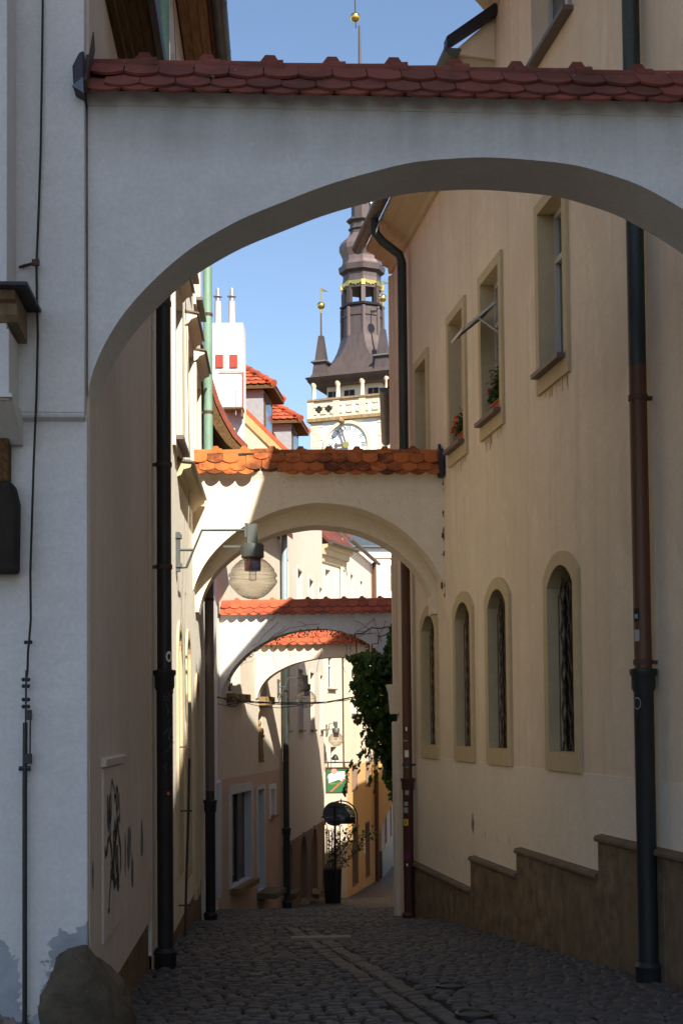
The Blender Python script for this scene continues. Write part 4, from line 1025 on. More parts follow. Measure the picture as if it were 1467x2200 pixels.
# ------------------------------------------------------------------ left: small house under the second arch
LC0 = Facade((-1.77, 17.76), (-2.25, 25.3), -1)
h0 = thing('narrow_house', 'white house with swept roof just beyond the cream arch on the left', 'house', LC0.p(3, zg(21)))
mb = MB(); wall(mb, LC0, 0, LC0.L, -3, EYE + 4.0, (), thick=4); part('wall', mb, 'plaster_white', h0)
prof = [(.55, 3.55), (.41, 3.70), (.29, 3.91), (.19, 4.13), (.12, 4.36), (.06, 4.60), (-.25, 5.6), (-1.6, 8.0), (-4.0, 3.6)]
mb = MB(); LC0.profile(mb, -.0, LC0.L, [(o, EYE + z) for o, z in prof] + [(-3.9, EYE + 3.5), (-1.55, EYE + 7.75), (-.36, EYE + 5.5), (-.06, EYE + 4.5), (.0, EYE + 4.25), (.08, EYE + 4.02), (.18, EYE + 3.82), (.32, EYE + 3.62), (.50, EYE + 3.47)]); part('swept_roof', mb, 'wood_dark', h0)
mb = MB(); LC0.profile(mb, -.02, LC0.L, [(o, EYE + z + .004) for o, z in prof[:7]] + [(o + .045, EYE + z + .05) for o, z in prof[:7][::-1]]); part('roof_edge', mb, 'tile_red', h0)
mb = MB(); LC0.box(mb, LC0.L - 1.4, LC0.L - .02, zg(25) + .35, zg(25) + 2.3, 0, .07); part('door_jamb', mb, 'blue_white_paint', h0)

# ------------------------------------------------------------------ left: shop house
LC = Facade((-2.25, 25.32), (-1.37, 31.5), -1)
hc = thing('shop_house', 'house with tall shop window, doorway and statue niche beyond the white arch', 'house', LC.p(3, zg(28)))
ZC = EYE + 4.2
S1 = hole(LC, 495, 538, 1702, 1896, d=.13); S2 = hole(LC, 553.5, 567, 1695, 1912, d=.16); S3 = hole(LC, 580, 589, 1694, 1752, d=.2)
S4 = hole(LC, 555, 563, 1527, 1637, d=.18); S4['rise'] = (S4['u1'] - S4['u0']) * .5
S5 = hole(LC, 490, 517, 1400, 1490, d=.2); S6 = hole(LC, 558, 573, 1415, 1497, d=.2)
zdd = LC.hit(516, 1668)[1]
mb = MB(); wall(mb, LC, 0, LC.L, zdd, ZC, [S4, S5, S6], thick=4); part('wall', mb, 'plaster_pale', hc)
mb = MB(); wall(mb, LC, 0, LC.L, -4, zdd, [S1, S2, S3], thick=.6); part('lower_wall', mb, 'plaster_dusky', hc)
house_mass(LC, .02, LC.L - .05, -4, ZC, hc, 'plaster_pale', 8, .9, 'tile_red', .3, inset=4)
w = part('shop_window', surround(LC, S1, .16, .02, .03), 'blue_white_paint', hc); part('pane', pane_fill(LC, S1, -.12), 'glass_dark', w)
mb = MB(); LC.box(mb, S1['u0'] + .0, S1['u1'] + .02, S1['z0'] - .12, S1['z0'] - .02, -.05, .18); part('sill', mb, 'sandstone', w)
mb = MB(); u = S1['u0'] + .55 * (S1['u1'] - S1['u0']); LC.box(mb, u, u + .05, S1['z0'], S1['z1'], -.115, -.07); LC.box(mb, u + .05, u + .5, S1['z0'] + .3, S1['z1'], -.112, -.10); part('shutter', mb, 'sign_back', w)
w = part('doorway', surround(LC, S2, .09, .0, .02), 'blue_white_paint', hc)
mb = MB(); LC.box(mb, S2['u0'], S2['u1'], S2['z0'], S2['z1'], -.2, -.15); part('door', mb, 'sign_back', w)
mb = MB(); LC.box(mb, S2['u0'] - .1, S2['u1'] + .35, S2['z0'] - .14, S2['z0'] - .02, -.3, .4); part('step', mb, 'plinth_cap', w, bevel=.01)
windowset(LC, S3, hc, 'plaster_white', .10, .06, .03, sill='sandstone', mid=False)
for h in (S5, S6):
    w = windowset(LC, h, hc, None, sill=None)
    mb = MB(); 
    for i in range(5):
        a = h['u0'] - .12 + (h['u1'] - h['u0'] + .24) * i / 5; LC.box(mb, a, a + (h['u1'] - h['u0'] + .24) / 5 - .004, h['z0'] - .17 + random.uniform(-.02, .03), h['z0'] - .004 + random.uniform(-.02, .01), -.02, .16 + random.uniform(-.03, .03))
    part('ledge', mb, 'sandstone', w)
mb = MB(); LC.box(mb, S4['u0'], S4['u1'], S4['z0'], S4['z1'], -.2, -.17); nb = part('niche_back', mb, 'sandstone', hc)
stt = thing('niche_statue', 'small weathered standing saint figure in the wall niche by the doorway', 'statue', LC.p((S4['u0'] + S4['u1']) / 2, S4['z0'], -.02))
c = LC.p((S4['u0'] + S4['u1']) / 2, S4['z0'], -.02); H = (S4['z1'] - S4['z0']) * .82
mb = MB(); mb.lathe(c, [(.12 * H, 0), (.13 * H, .05 * H), (.09 * H, .06 * H), (.115 * H, .10 * H), (.095 * H, .35 * H), (.085 * H, .52 * H), (.115 * H, .70 * H), (.105 * H, .79 * H), (.04 * H, .83 * H), (.045 * H, .86 * H)], 12)
mb.ball(c + Vector((0, 0, .92 * H)), .062 * H, 8, 1.2); mb.tube([c + Vector((.0, -.1 * H, .74 * H)), c + Vector((.10 * H, -.08 * H, .6 * H)), c + Vector((.10 * H, .02 * H, .62 * H))], .03 * H, 7); mb.tube([c + Vector((.0, .1 * H, .74 * H)), c + Vector((.09 * H, .10 * H, .58 * H)), c + Vector((.11 * H, .02 * H, .62 * H))], .03 * H, 7)
part('figure', mb, 'sandstone', stt, True)
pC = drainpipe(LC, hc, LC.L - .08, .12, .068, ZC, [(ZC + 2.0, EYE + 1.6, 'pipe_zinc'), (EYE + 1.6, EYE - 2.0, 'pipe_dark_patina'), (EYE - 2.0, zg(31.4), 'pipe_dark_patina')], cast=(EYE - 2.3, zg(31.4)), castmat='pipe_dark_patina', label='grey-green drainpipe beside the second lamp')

# ------------------------------------------------------------------ left: tall house with gable, dormers and white chimney
LD = Facade((-1.37, 31.55), (-.53, 40.2), -1); ZD = EYE + 6.2
hd = thing('gabled_house', 'tall pale house with brown base, arched doors, dormers and white chimney', 'house', LD.p(3, zg(36)))
HD = [hole(LD, a, b, t, bo, d=.18) for a, b, t, bo in ((612, 620.5, 1434, 1571), (640.5, 650, 1438, 1569), (665.5, 674, 1443, 1568), (687, 692.5, 1448, 1568))]
HD2 = [dict(u0=h['u0'], u1=h['u1'], z0=HD[0]['z1'] + 1.15, z1=HD[0]['z1'] + 2.55, d=.18) for h in HD]
HD3 = [hole(LD, a, b, t, bo, d=.25) for a, b, t, bo in ((617, 626.5, 1803, 1915), (645, 658, 1787, 1936), (669.5, 680, 1772, 1915))]
for h in HD3: h['rise'] = (h['u1'] - h['u0']) * .5
for k, h in enumerate(HD): h['z0'], h['z1'] = HD[1]['z0'], HD[1]['z1']
mb = MB(); zbb = EYE - 2.72; wall(mb, LD, 0, LD.L, zbb, ZD, HD + HD2 + [h for h in HD3 if h['z0'] > zbb], thick=4, back=True)
part('wall', mb, 'plaster_pale', hd)
mb = MB(); H3 = []
for h in HD3: h['z1'] = min(h['z1'], zbb - .05); H3.append(h)
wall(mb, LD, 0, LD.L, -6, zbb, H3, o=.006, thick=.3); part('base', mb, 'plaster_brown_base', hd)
for h in HD: windowset(LD, h, hd, 'plaster_pinkish', .07, .16, .02, sill='sill_metal')
for h in HD2: windowset(LD, h, hd, 'plaster_pinkish', .07, .10, .02, sill='sill_metal')
for h in H3:
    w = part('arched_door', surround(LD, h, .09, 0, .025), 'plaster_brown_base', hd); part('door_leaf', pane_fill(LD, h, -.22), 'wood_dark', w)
    mb = MB(); LD.box(mb, h['u0'] - .1, h['u1'] + .1, h['z0'] - .12, h['z0'], -.2, .2); part('step', mb, 'plinth_cap', w)
DEP = 9.0
mb = MB(); g0 = .0; LD.profile(mb, -.01, .3, [(0.0, ZD), (-DEP / 2, ZD + DEP / 2), (-DEP, ZD), (-DEP, -3), (0, -3)]); part('gable_wall', mb, 'plaster_gable', hd)
house_mass(LD, .32, LD.L - .01, -6, ZD - .10, hd, 'plaster_pale', DEP, 1.0, 'tile_roof_far', .28, inset=4)
mb = MB(); LD.profile(mb, -.06, .14, [(.34, ZD - .42), (-DEP / 2, ZD + DEP / 2 + .0), (-DEP / 2, ZD + DEP / 2 + .22), (.34, ZD - .20)]); part('verge_flashing', mb, 'bamboo', hd)
# chimney block with flues, hatches and service platform
mb = MB(); cx0, cx1 = at(450, 830, 31.2).x, at(524, 830, 31.2).x; zt = at(487, 694, 31.2).z; zb = ZD - 1; plaster('plaster_chimney', (.80, .78, .75), stain=.35, streak=.8, stain_col=(.42, .39, .36), under=(zt + .05, 1.1))
mb.box(((cx0 + cx1) / 2, 31.55, (zt + zb) / 2), (cx1 - cx0, .75, zt - zb)); ch = part('chimney', mb, 'plaster_chimney', hd, bevel=.02)
for px in (468.5, 498.5):
    X = at(px, 690, 31.5).x; mb = MB(); mb.lathe((X, 31.5, zt - .02), [(.078, 0), (.072, .58), (.072, .60)], 14); fl = part('flue', mb, 'vent_concrete', ch, True)
    mb = MB(); mb.lathe((X, 31.5, zt + .58), [(.06, 0), (.06, .1), (.105, .11), (.105, .13), (.04, .135), (.04, .30), (.034, .31)], 14); part('flue_cap', mb, 'galvanised', fl, True)
for px in (471.5, 502):
    p = at(px, 776, 31.16); mb = MB(); mb.box(p, (.175, .03, .30)); part('hatch', mb, 'hatch_red', ch, bevel=.005)
mb = MB(); p = at(503, 880, 31.0); mb.box(p, (.44, .42, .04)); mb.box(at(521, 890, 30.95), (.03, .3, .16)); pf = part('service_platform', mb, 'wood_soffit', ch)
mb = MB()
for a, b in (((470, 799), (522, 799)), ((522, 799), (522, 878))): mb.tube([at(*a, 31.14), at(*b, 31.14)], .012, 5)
part('rail', mb, 'hatch_red', pf)
mb = MB()
for a, b in (((478, 840), (507, 840)), ((507, 840), (507, 892))): mb.tube([at(*a, 30.85), at(*b, 30.85)], .012, 5)
part('rail', mb, 'print_grey', pf)
def dormer(u0, u1, of, ze, zb):
    d = MB(); LD.box(d, u0, u1, zb, ze, -3.4, of); dm = part('dormer', d, 'render_grey', hd)
    mb = MB(); LD.box(mb, u0 + .08, u1 - .08, zb + .35, ze - .08, of - .02, of + .03); fr = part('frame', mb, 'wood_dark', dm)
    mb = MB(); LD.box(mb, u0 + .18, u1 - .18, zb + .45, ze - .18, of + .0, of + .034); part('pane', mb, 'glass_sky', dm)
    mb = MB(); e = .2; um = (u0 + u1) / 2; hz = .66
    A = [LD.p(u0 - e, ze - .02, of + e + .1), LD.p(u1 + e, ze - .02, of + e + .1), LD.p(u1 + e, ze - .02, -3.4), LD.p(u0 - e, ze - .02, -3.4)]
    B = [LD.p(um, ze + hz, of - .62), LD.p(um, ze + hz, -3.4)]
    th = Vector((0, 0, .07))
    for off in (0, 1):
        a = [p + th * off for p in A]; b = [p + th * off for p in B]
        mb.add([a[0], a[1], b[0]], ((0, 1, 2),)); mb.quad(a[1], a[2], b[1], b[0]); mb.quad(a[0], b[0], b[1], a[3])
    for i, j in ((0, 1), (1, 2), (0, 3)): mb.quad(A[i], A[j], A[j] + th, A[i] + th)
    rf = part('dormer_roof', mb, 'wood_dark', dm)
    # tiles on the cheek side that faces the lane entrance and on the hip
    def course(P0, P1, Q0, Q1, rows, name):
        P0, P1, Q0, Q1 = [Vector(p) + th * 1.25 for p in (P0, P1, Q0, Q1)]
        for r in range(rows):
            a0 = P0.lerp(Q0, r / rows); a1 = P1.lerp(Q1, r / rows); up = (Q0 + Q1) / 2 - (P0 + P1) / 2; up = up / rows; w = (a1 - a0).length; n = max(1, int(w / .18)); dd = (a1 - a0) / n; nr = dd.cross(up).normalized(); nr = nr if nr.z > 0 else -nr
            for i in range(n):
                s = a0 + dd * (i + (.5 if r % 2 else 0)); 
                if r % 2 and i == n - 1: continue
                m = MB(); pl = [s + up * 1.15, s + up * .25, s + dd * .2 + up * .04, s + dd * .5, s + dd * .8 + up * .04, s + dd + up * .25, s + dd + up * 1.15]
                m.prism([p + nr * (.03 if k in (1, 2, 3, 4, 5) else .0) for k, p in enumerate(pl)], nr * .014); part('roof_tile', m, 'tile_roof_far', dm)
    course(A[0], A[3] if False else LD.p(u0 - e, ze - .02, -2.2), B[0], LD.p(um, ze + hz, -2.2), 5, 'side')
    course(A[0], A[1], B[0], B[0] + LD.d * .01, 5, 'hip')
    for P, Q in ((A[0], B[0]), (A[1], B[0]), (B[1], B[0])):
        P, Q = P + th * 1.6, Q + th * 1.6; n = max(2, int((Q - P).length / .3))
        for i in range(n):
            m = MB(); m.tube([P.lerp(Q, i / n) - Vector((0, 0, .0)), P.lerp(Q, (i + 1.04) / n)], [.098, .078], 8); part('hip_tile', m, 'tile_roof_far', dm, True)
    return dm
dormer(LD.uy(34.3), LD.uy(35.7), -.78, EYE + 8.35, ZD + .2)
dormer(LD.uy(38.3), LD.uy(39.7), -.62, EYE + 8.35, ZD + .2)
p = at(588, 943, 36.0); mb = MB(); mb.lathe((0, 0, 0), [(.001, -.03), (.14, .0), (.24, .07)], 16); mb.v = [tuple(p + Matrix.Rotation(R(65), 3, 'Y') @ Vector(v)) for v in mb.v]; part('satellite_dish', mb, 'print_white', hd, True)

# ------------------------------------------------------------------ left: far houses where the lane bends
LE = Facade((-.62, 42.0), (.13, 44.0), -1); ZE = EYE + 5.45
he = thing('sunlit_house', 'bright cream house with moulded cornice behind the hanging inn sign', 'house', LE.p(1, zg(43)))
HE = [hole(LE, a, b, t, bo, d=.15) for a, b, t, bo in ((698, 709, 1224, 1330), (703, 718, 1405, 1480), (709, 722, 1604, 1668))]
mb = MB(); wall(mb, LE, 0, LE.L, -7, ZE, HE, thick=4); part('wall', mb, 'plaster_pinkish', he)
for h in HE: windowset(LE, h, he, 'plaster_pale', .07, .12, .02, sill='sill_metal', frame='window_white', glass='glass_sky')
mb = MB(); LE.profile(mb, -.1, LE.L, [(0, ZE - .55), (.06, ZE - .5), (.08, ZE - .32), (.16, ZE - .3), (.18, ZE - .14), (.28, ZE - .1), (.3, ZE), (0, ZE)]); part('cornice', mb, 'moulding_tan', he)
house_mass(LE, 0, LE.L, -7, ZE + .02, he, 'plaster_pinkish', 7, 1.0, 'tile_red', .3, inset=4)
gutter(LE, -.1, LE.L, ZE + .06, .40, .09, parent=he)
LF = Facade((.13, 44.03), (1.2, 51), -1); ZF = EYE + 5.85
hf = thing('ochre_house', 'ochre house with small windows at the bend of the lane', 'house', LF.p(1, zg(47)))
HF = [hole(LF, a, b, t, bo, d=.2) for a, b, t, bo in ((755.5, 766, 1599, 1698), (785, 793, 1600, 1690), (757, 768, 1777, 1902), (785, 793, 1768, 1885))]
for (a, b, t) in ((736, 741.5, 1225), (752, 758, 1235), (772.5, 778, 1249)):
    h = hole(LF, a, b, t, t + 75, d=.2); HF.append(h)
HF += [dict(u0=HF[0]['u0'], u1=HF[0]['u1'], z0=HF[0]['z1'] + 1.0, z1=HF[0]['z1'] + 2.4, d=.2), dict(u0=HF[1]['u0'], u1=HF[1]['u1'], z0=HF[0]['z1'] + 1.0, z1=HF[0]['z1'] + 2.4, d=.2)]
zf = EYE - 1.3
mb = MB(); wall(mb, LF, 0, LF.L, zf, ZF, [h for h in HF if h['z0'] > zf], thick=4); part('wall', mb, 'plaster_arch_cream', hf)
lowh = [h for h in HF if h['z0'] <= zf]
for h in lowh: h['z1'] = min(h['z1'], zf - .02)
hi = [h for h in HF if h['z0'] > zf]
mb = MB(); wall(mb, LF, 0, LF.L, -7, zf, lowh, thick=.5); part('lower_wall', mb, 'plaster_orange', hf)
for h in hi: windowset(LF, h, hf, 'plaster_pinkish', .06, .1, .02, sill='sill_metal', glass='glass_sky')
for h in lowh:
    w = part('doorway', surround(LF, h, .05, 0, .02), 'plaster_brown_base', hf); part('door', pane_fill(LF, h, -.18), 'wood_dark', w)
mb = MB(); u, z = LF.hit(782, 1812); LF.box(mb, u - .16, u + .16, z - .34, z + .34, .0, .02); part('notice_board', mb, 'print_white', hf)
house_mass(LF, .0, LF.L, -7, ZF, hf, 'plaster_arch_cream', 7, 1.0, 'tile_red', .12, inset=4)
gutter(LF, 0, LF.L, ZF + .04, .20, .07, parent=hf)
drainpipe(LF, hf, LF.uy(50.3), .12, .075, ZF, [(ZF, EYE + 3, 'pipe_brown'), (EYE + 3, zg(50), 'pipe_brown')])
FG = Facade((1.2, 51.05), (7.5, 51.6), -1)
hg = thing('gateway_house', 'orange house spanning the lane end with a dark archway', 'house', FG.p(.2, zg(51)))
cvg = catmull([FG.hit(*p) for p in ((812, 1812), (816, 1790), (824, 1765), (836, 1738), (850, 1716), (868, 1699), (892, 1690), (920, 1693), (946, 1708), (966, 1735), (978, 1770), (984, 1812))])
mb = MB(); arch_body(mb, FG, cvg, EYE + 2.6, 0, -.9, 0, FG.L); wall(mb, FG, 0, cvg[0][0], -7, cvg[0][1], (), thick=.9); wall(mb, FG, cvg[-1][0], FG.L, -7, cvg[-1][1], (), thick=.9); part('wall', mb, 'plaster_orange', hg)
mb = MB(); FG.profile(mb, 0, FG.L, [(.3, EYE + 2.6), (-2.5, EYE + 4.3), (-5, EYE + 2.6), (-5, EYE + 2.7), (-2.5, EYE + 4.45), (.3, EYE + 2.72)]); part('roof', mb, 'tile_roof_far', hg)
mb = MB(); p = at(821, 1240, 53.5); mb.box((p.x, p.y, p.z - 1.2), (.62, .6, 3.8)); mb.box((p.x, p.y, p.z + .74), (.72, .7, .1)); part('chimney', mb, 'plaster_pinkish', hg, bevel=.02)
LH = Facade((1.42, 51.98), (2.35, 61.5), -1)
hh = thing('passage_house', 'shaded house with arched windows inside the far archway', 'house', LH.p(2, zg(55)))
HH = [dict(u0=LH.uy(y) - .45, u1=LH.uy(y) + .45, z0=EYE - 4.6, z1=EYE - 2.1, rise=.42, d=.2) for y in (54.2, 57.4)]
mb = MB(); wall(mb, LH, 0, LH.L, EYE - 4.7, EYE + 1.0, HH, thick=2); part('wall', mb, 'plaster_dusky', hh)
mb = MB(); wall(mb, LH, 0, LH.L, -7, EYE - 4.7, (), o=.02, thick=.3); part('base', mb, 'sign_back', hh)
for h in HH: windowset(LH, h, hh, 'plaster_dusky', .1, .1, .02)
FY = Facade((.2, 88), (6.4, 88.6), -1)
hy = thing('white_house', 'bright white house rising behind the far rooftops under the cream arch', 'house', FY.p(2, zg(88)))
HY = [dict(u0=u, u1=u + 1.0, z0=EYE + z, z1=EYE + z + 1.7, d=.2) for u in (.7, 2.6, 4.5) for z in (5.2, 8.4)]
mb = MB(); wall(mb, FY, 0, FY.L, -8, EYE + 11.2, HY, thick=6); part('wall', mb, 'plaster_white', hy)
for h in HY: windowset(FY, h, hy, 'plaster_white', .12, .1, .03)
house_mass(FY, 0, FY.L, -8, EYE + 11.2, hy, 'plaster_white', 6, .45, 'flashing_lead', .3)
FX = Facade((-2, 78), (12, 79), -1)
hx = thing('far_house', 'sunlit pale stone house glimpsed through the far archway', 'house', FX.p(4, zg(78)))
mb = MB(); HX = [dict(u0=u, u1=u + 1.0, z0=EYE - 4.8, z1=EYE - 2.2, rise=.5, d=.3) for u in (1, 3.2, 5.35, 7.6, 9.8)] + [dict(u0=u, u1=u + .9, z0=EYE - .8, z1=EYE + 1, d=.2) for u in (1, 3.2, 5.35, 7.6)]
wall(mb, FX, 0, FX.L, -8, EYE + 2, HX, thick=5); part('wall', mb, 'plaster_pinkish', hx)
for h in HX: windowset(FX, h, hx, 'plaster_pale', .12, .1, .03)

# ------------------------------------------------------------------ clock tower
def build_tower():
    Y0 = 117.0; S = F_PX / Y0; cx = at(780, 850, Y0).x; px = lambda n: n / S
    zy = lambda y: at(780, y, Y0).z
    t = thing('clock_tower', 'town hall clock tower with brown copper onion spire and gold balls', 'tower', (cx, Y0, -5))
    phi = R(20); e = Vector((math.cos(phi), -math.sin(phi), 0)); n = Vector((-math.sin(phi), -math.cos(phi), 0)); c = Vector((cx, Y0, 0)); a = px(87)
    FT = Facade((c + n * a - e * a).xy, (c + n * a + e * a).xy, -1)
    FT2 = Facade((c + n * a + e * a).xy, (c - n * a + e * a).xy, -1)
    zgal, zb = zy(872), zy(914)
    def sq(mb, h, z0, z1, h2=None):
        h2 = h if h2 is None else h2
        mb.hexa([c + (n * i + e * j) * h + Vector((0, 0, z0)) for i, j in ((-1, -1), (1, -1), (1, 1), (-1, 1))] + [c + (n * i + e * j) * h2 + Vector((0, 0, z1)) for i, j in ((-1, -1), (1, -1), (1, 1), (-1, 1))])
    mb = MB(); sq(mb, a, -6, zb); part('shaft', mb, 'tower_white', t)
    for FF in (FT, FT2):      # quoins at the corners
        for k in range(22):
            z1 = zb - .12 - k * px(14.0); w = px(26) if k % 2 == 0 else px(19)
            for u0, u1 in ((-.04, w), (FF.L - w, FF.L + .04)):
                mb = MB(); FF.box(mb, u0, u1, z1 - px(13.4), z1, -.05, .05); part('quoin', mb, 'tower_sand', t)
    # gallery parapet with quatrefoils
    mb = MB(); sq(mb, a + .12, zb, zgal - .1); pr = part('parapet', mb, 'tower_sand', t)
    mb = MB(); sq(mb, a + .3, zb - .18, zb + .10); part('parapet_moulding', mb, 'sandstone', t)
    mb = MB(); sq(mb, a + .28, zgal - .12, zgal + .04); part('parapet_rail', mb, 'sandstone', t)
    for FF in (FT, FT2):
        for k in range(6):
            uc = FF.L * (k + .5 + (.12 if k % 2 == 0 else -.12)) / 6; zc_ = (zb + zgal) / 2
            mb = MB(); r = px(4.2)
            for dx, dz in ((r, 0), (-r, 0), (0, r), (0, -r)):
                mb.add([FF.p(uc + dx + r * .95 * math.cos(i * math.pi / 5), zc_ + dz + r * .95 * math.sin(i * math.pi / 5), .125 + .002 * (abs(dx) > 0)) for i in range(10)], (tuple(range(10)),))
            part('quatrefoil', mb, 'tower_white' if k > 1 else 'print_black', pr)
            mb = MB(); R2 = px(11)
            for q in range(4):
                a0 = R(45) + q * R(90); FF.box(mb, uc + R2 * math.cos(a0) - .12, uc + R2 * math.cos(a0) + .12, zc_ + R2 * math.sin(a0) - .12, zc_ + R2 * math.sin(a0) + .12, .12, .20)
            FF.box(mb, uc - R2 * 1.1, uc - R2 * .98, zc_ - R2, zc_ + R2, .12, .18); FF.box(mb, uc + R2 * .98, uc + R2 * 1.1, zc_ - R2, zc_ + R2, .12, .18)
            part('tracery', mb, 'tower_sand', pr, kind='stuff')
        for k in range(4):
            mb = MB(); uc = FF.L * k / 3; FF.box(mb, uc - .28, uc + .28, zb + .1, zgal - .12, .1, .2); part('pier', mb, 'tower_sand', pr)
    # watchman's room, columns, roof soffit
    zr = zy(838)
    mb = MB(); sq(mb, a * .70, zgal - .6, zr + .3); rm = part('watch_room', mb, 'tower_white', t)
    FRm = Facade((c + n * a * .7 - e * a * .7).xy, (c + n * a * .7 + e * a * .7).xy, -1)
    for u in (.42, .12, .86):
        w = MB(); FRm.box(w, FRm.L * u - .45, FRm.L * u + .45, zgal - .2, zgal + .85, .0, .05); q = part('window', w, 'print_black', rm)
        w = MB(); FRm.box(w, FRm.L * u - .03, FRm.L * u + .03, zgal - .2, zgal + .85, .05, .08); FRm.box(w, FRm.L * u - .45, FRm.L * u + .45, zgal + .3, zgal + .36, .05, .075); part('bar', w, 'print_grey', q)
    for FF, ks in ((FT, range(4)), (FT2, range(1, 4))):
        for k in ks:
            p = FF.p(FF.L * (.03 + .94 * k / 3), 0, -.1); mb = MB(); mb.lathe((p.x, p.y, zgal), [(.26, 0), (.19, .15), (.17, zr - zgal - .3), (.27, zr - zgal - .1), (.27, zr - zgal + .2)], 10); part('column', mb, 'tower_sand', t, True)
    p = c - n * a * .9 - e * a * .97; mb = MB(); mb.lathe((p.x, p.y, zgal), [(.2, 0), (.17, zr - zgal)], 8); part('column', mb, 'tower_sand', t)
    mb = MB(); sq(mb, a * 1.0, zr - .1, zr + .22, a * 1.08); sq(mb, a * 1.06, zr + .22, zr + .5, a * 1.12); part('eaves', mb, 'copper_brown', t)
    # flared roof : square to octagon
    ro = R(20 + 22.5) - 2 * phi
    ro = math.atan2(n.y, n.x) + R(22.5)
    lev = [(zr + .5, 1.12, 1.0), (zy(818), .93, .95), (zy(805), .80, .75), (zy(790), .70, .55), (zy(775), .625, .35), (zy(760), .575, .18), (zy(745), .535, .06), (zy(729), .505, 0)]
    mb = MB(); rings = []
    for z, h, sqr in lev:
        ring = []
        for k in range(8):
            an = ro + k * R(45); o = Vector((math.cos(an), math.sin(an), 0)) * (a * h / math.cos(R(22.5)))
            # square corner version
            qx, qy = o.dot(n), o.dot(e); mx = max(abs(qx), abs(qy)); hh = a * h
            sqp = n * math.copysign(hh, qx) + e * math.copysign(hh, qy)
            ring.append(c + o.lerp(sqp, sqr) + Vector((0, 0, z)))
        rings.append(ring)
    for r0, r1 in zip(rings, rings[1:]):
        for k in range(8): mb.quad(r0[k], r0[(k + 1) % 8], r1[(k + 1) % 8], r1[k])
    part('flared_roof', mb, 'copper_brown', t)
    # octagonal stages
    def oct_(name, prof, mat):
        m = MB(); m.lathe((cx, Y0, 0), [(px(r) * 1.045, zy(y)) for y, r in prof], 8, ro); return part(name, m, mat, t)
    oct_('spire_drum', [(731, 43.5), (700, 42), (688, 42), (686, 44), (682, 44), (681, 42), (666, 42)], 'copper_brown')
    oct_('spire_ledge', [(667, 42), (665, 46.5), (661, 47.5), (659, 43)], 'flashing_dark')
    oct_('lantern_top', [(627, 41.5), (612, 41.5), (604, 39.5), (594, 39.5), (590, 45), (589, 47.5), (577, 49), (575, 44)], 'copper_brown')
    oct_('onion', [(578, 46), (572, 42), (566, 40), (558, 40), (550, 43.5), (542, 47), (532, 47), (524, 43.5), (517, 36.5), (511, 29), (506, 26)], 'copper_pale')
    oct_('neck', [(508, 25), (498, 24), (496, 27.5), (493, 27.5), (490, 24), (482, 24), (478, 31), (474, 31), (471, 22)], 'copper_brown')
    oct_('upper_drum', [(474, 21), (440, 20.5), (438, 22), (420, 21)], 'copper_brown')
    oct_('upper_onion', [(424, 24), (418, 26), (410, 27), (396, 22), (380, 10), (360, 6.5), (300, 5)], 'copper_brown')
    oct_('needle', [(300, 5), (130, 3.2), (55, 2.3)], 'copper_brown')
    for k in range(8):        # lantern posts, gilt fretwork, ribs
        an = ro + k * R(45); p = c + Vector((math.cos(an), math.sin(an), 0)) * px(41); mb = MB(); mb.box((p.x, p.y, (zy(627) + zy(662)) / 2), (px(9), px(9), zy(625) - zy(664)), an); lp = part('lantern_post', mb, 'copper_brown', t)
        an2 = an + R(22.5); q = c + Vector((math.cos(an2), math.sin(an2), 0)) * px(40.2); tang = Vector((-math.sin(an2), math.cos(an2), 0)); w = px(14.5); z = zy(613); mb = MB(); pts = [q - tang * w + Vector((0, 0, z)), q + tang * w + Vector((0, 0, z))]
        for i in range(13):
            f = 1 - i / 6; dz = (4.5 + 4.5 * (1 - abs(f)) + (2.2 if i % 3 == 0 else 0)); pts.append(q + tang * w * f + Vector((0, 0, z - px(dz))))
        mb.prism(pts, Vector((math.cos(an2), math.sin(an2), 0)) * .08); part('gilt_fretwork', mb, 'gold', lp)
        mb = MB(); p2 = c + Vector((math.cos(an), math.sin(an), 0)) * px(44); mb.box((p2.x, p2.y, zy(619)), (.22, .34, px(12)), an); part('gilt_boss', mb, 'gold', lp)
        for r1, y1, r2, y2 in ((43.6, 731, 43.2, 668),):
            mb = MB(); mb.tube([c + Vector((math.cos(an), math.sin(an), 0)) * px(r1) * 1.04 + Vector((0, 0, zy(y1))), c + Vector((math.cos(an), math.sin(an), 0)) * px(r2) * 1.04 + Vector((0, 0, zy(y2)))], .14, 5); part('rib', mb, 'copper_pale', t)
    mb = MB(); mb.lathe((cx, Y0, 0), [(px(24), zy(662)), (px(24), zy(658))], 8, ro); part('lantern_floor', mb, 'copper_brown', t)
    for k in range(8):
        an = ro + k * R(45) + R(22.5); p = c + Vector((math.cos(an), math.sin(an), 0)) * px(22); mb = MB(); mb.ball((p.x, p.y, zy(440)), px(3.2), 6); part('gilt_rosette', mb, 'gold', t)
    mb = MB(); mb.ball((cx - .35, Y0, zy(37)), px(11.2), 14, .95); part('top_ball', mb, 'gold', t, True)
    mb = MB(); mb.tube([(cx - .3, Y0, zy(60)), (cx - .4, Y0, zy(-40))], .05, 6); part('top_rod', mb, 'iron_black', t)
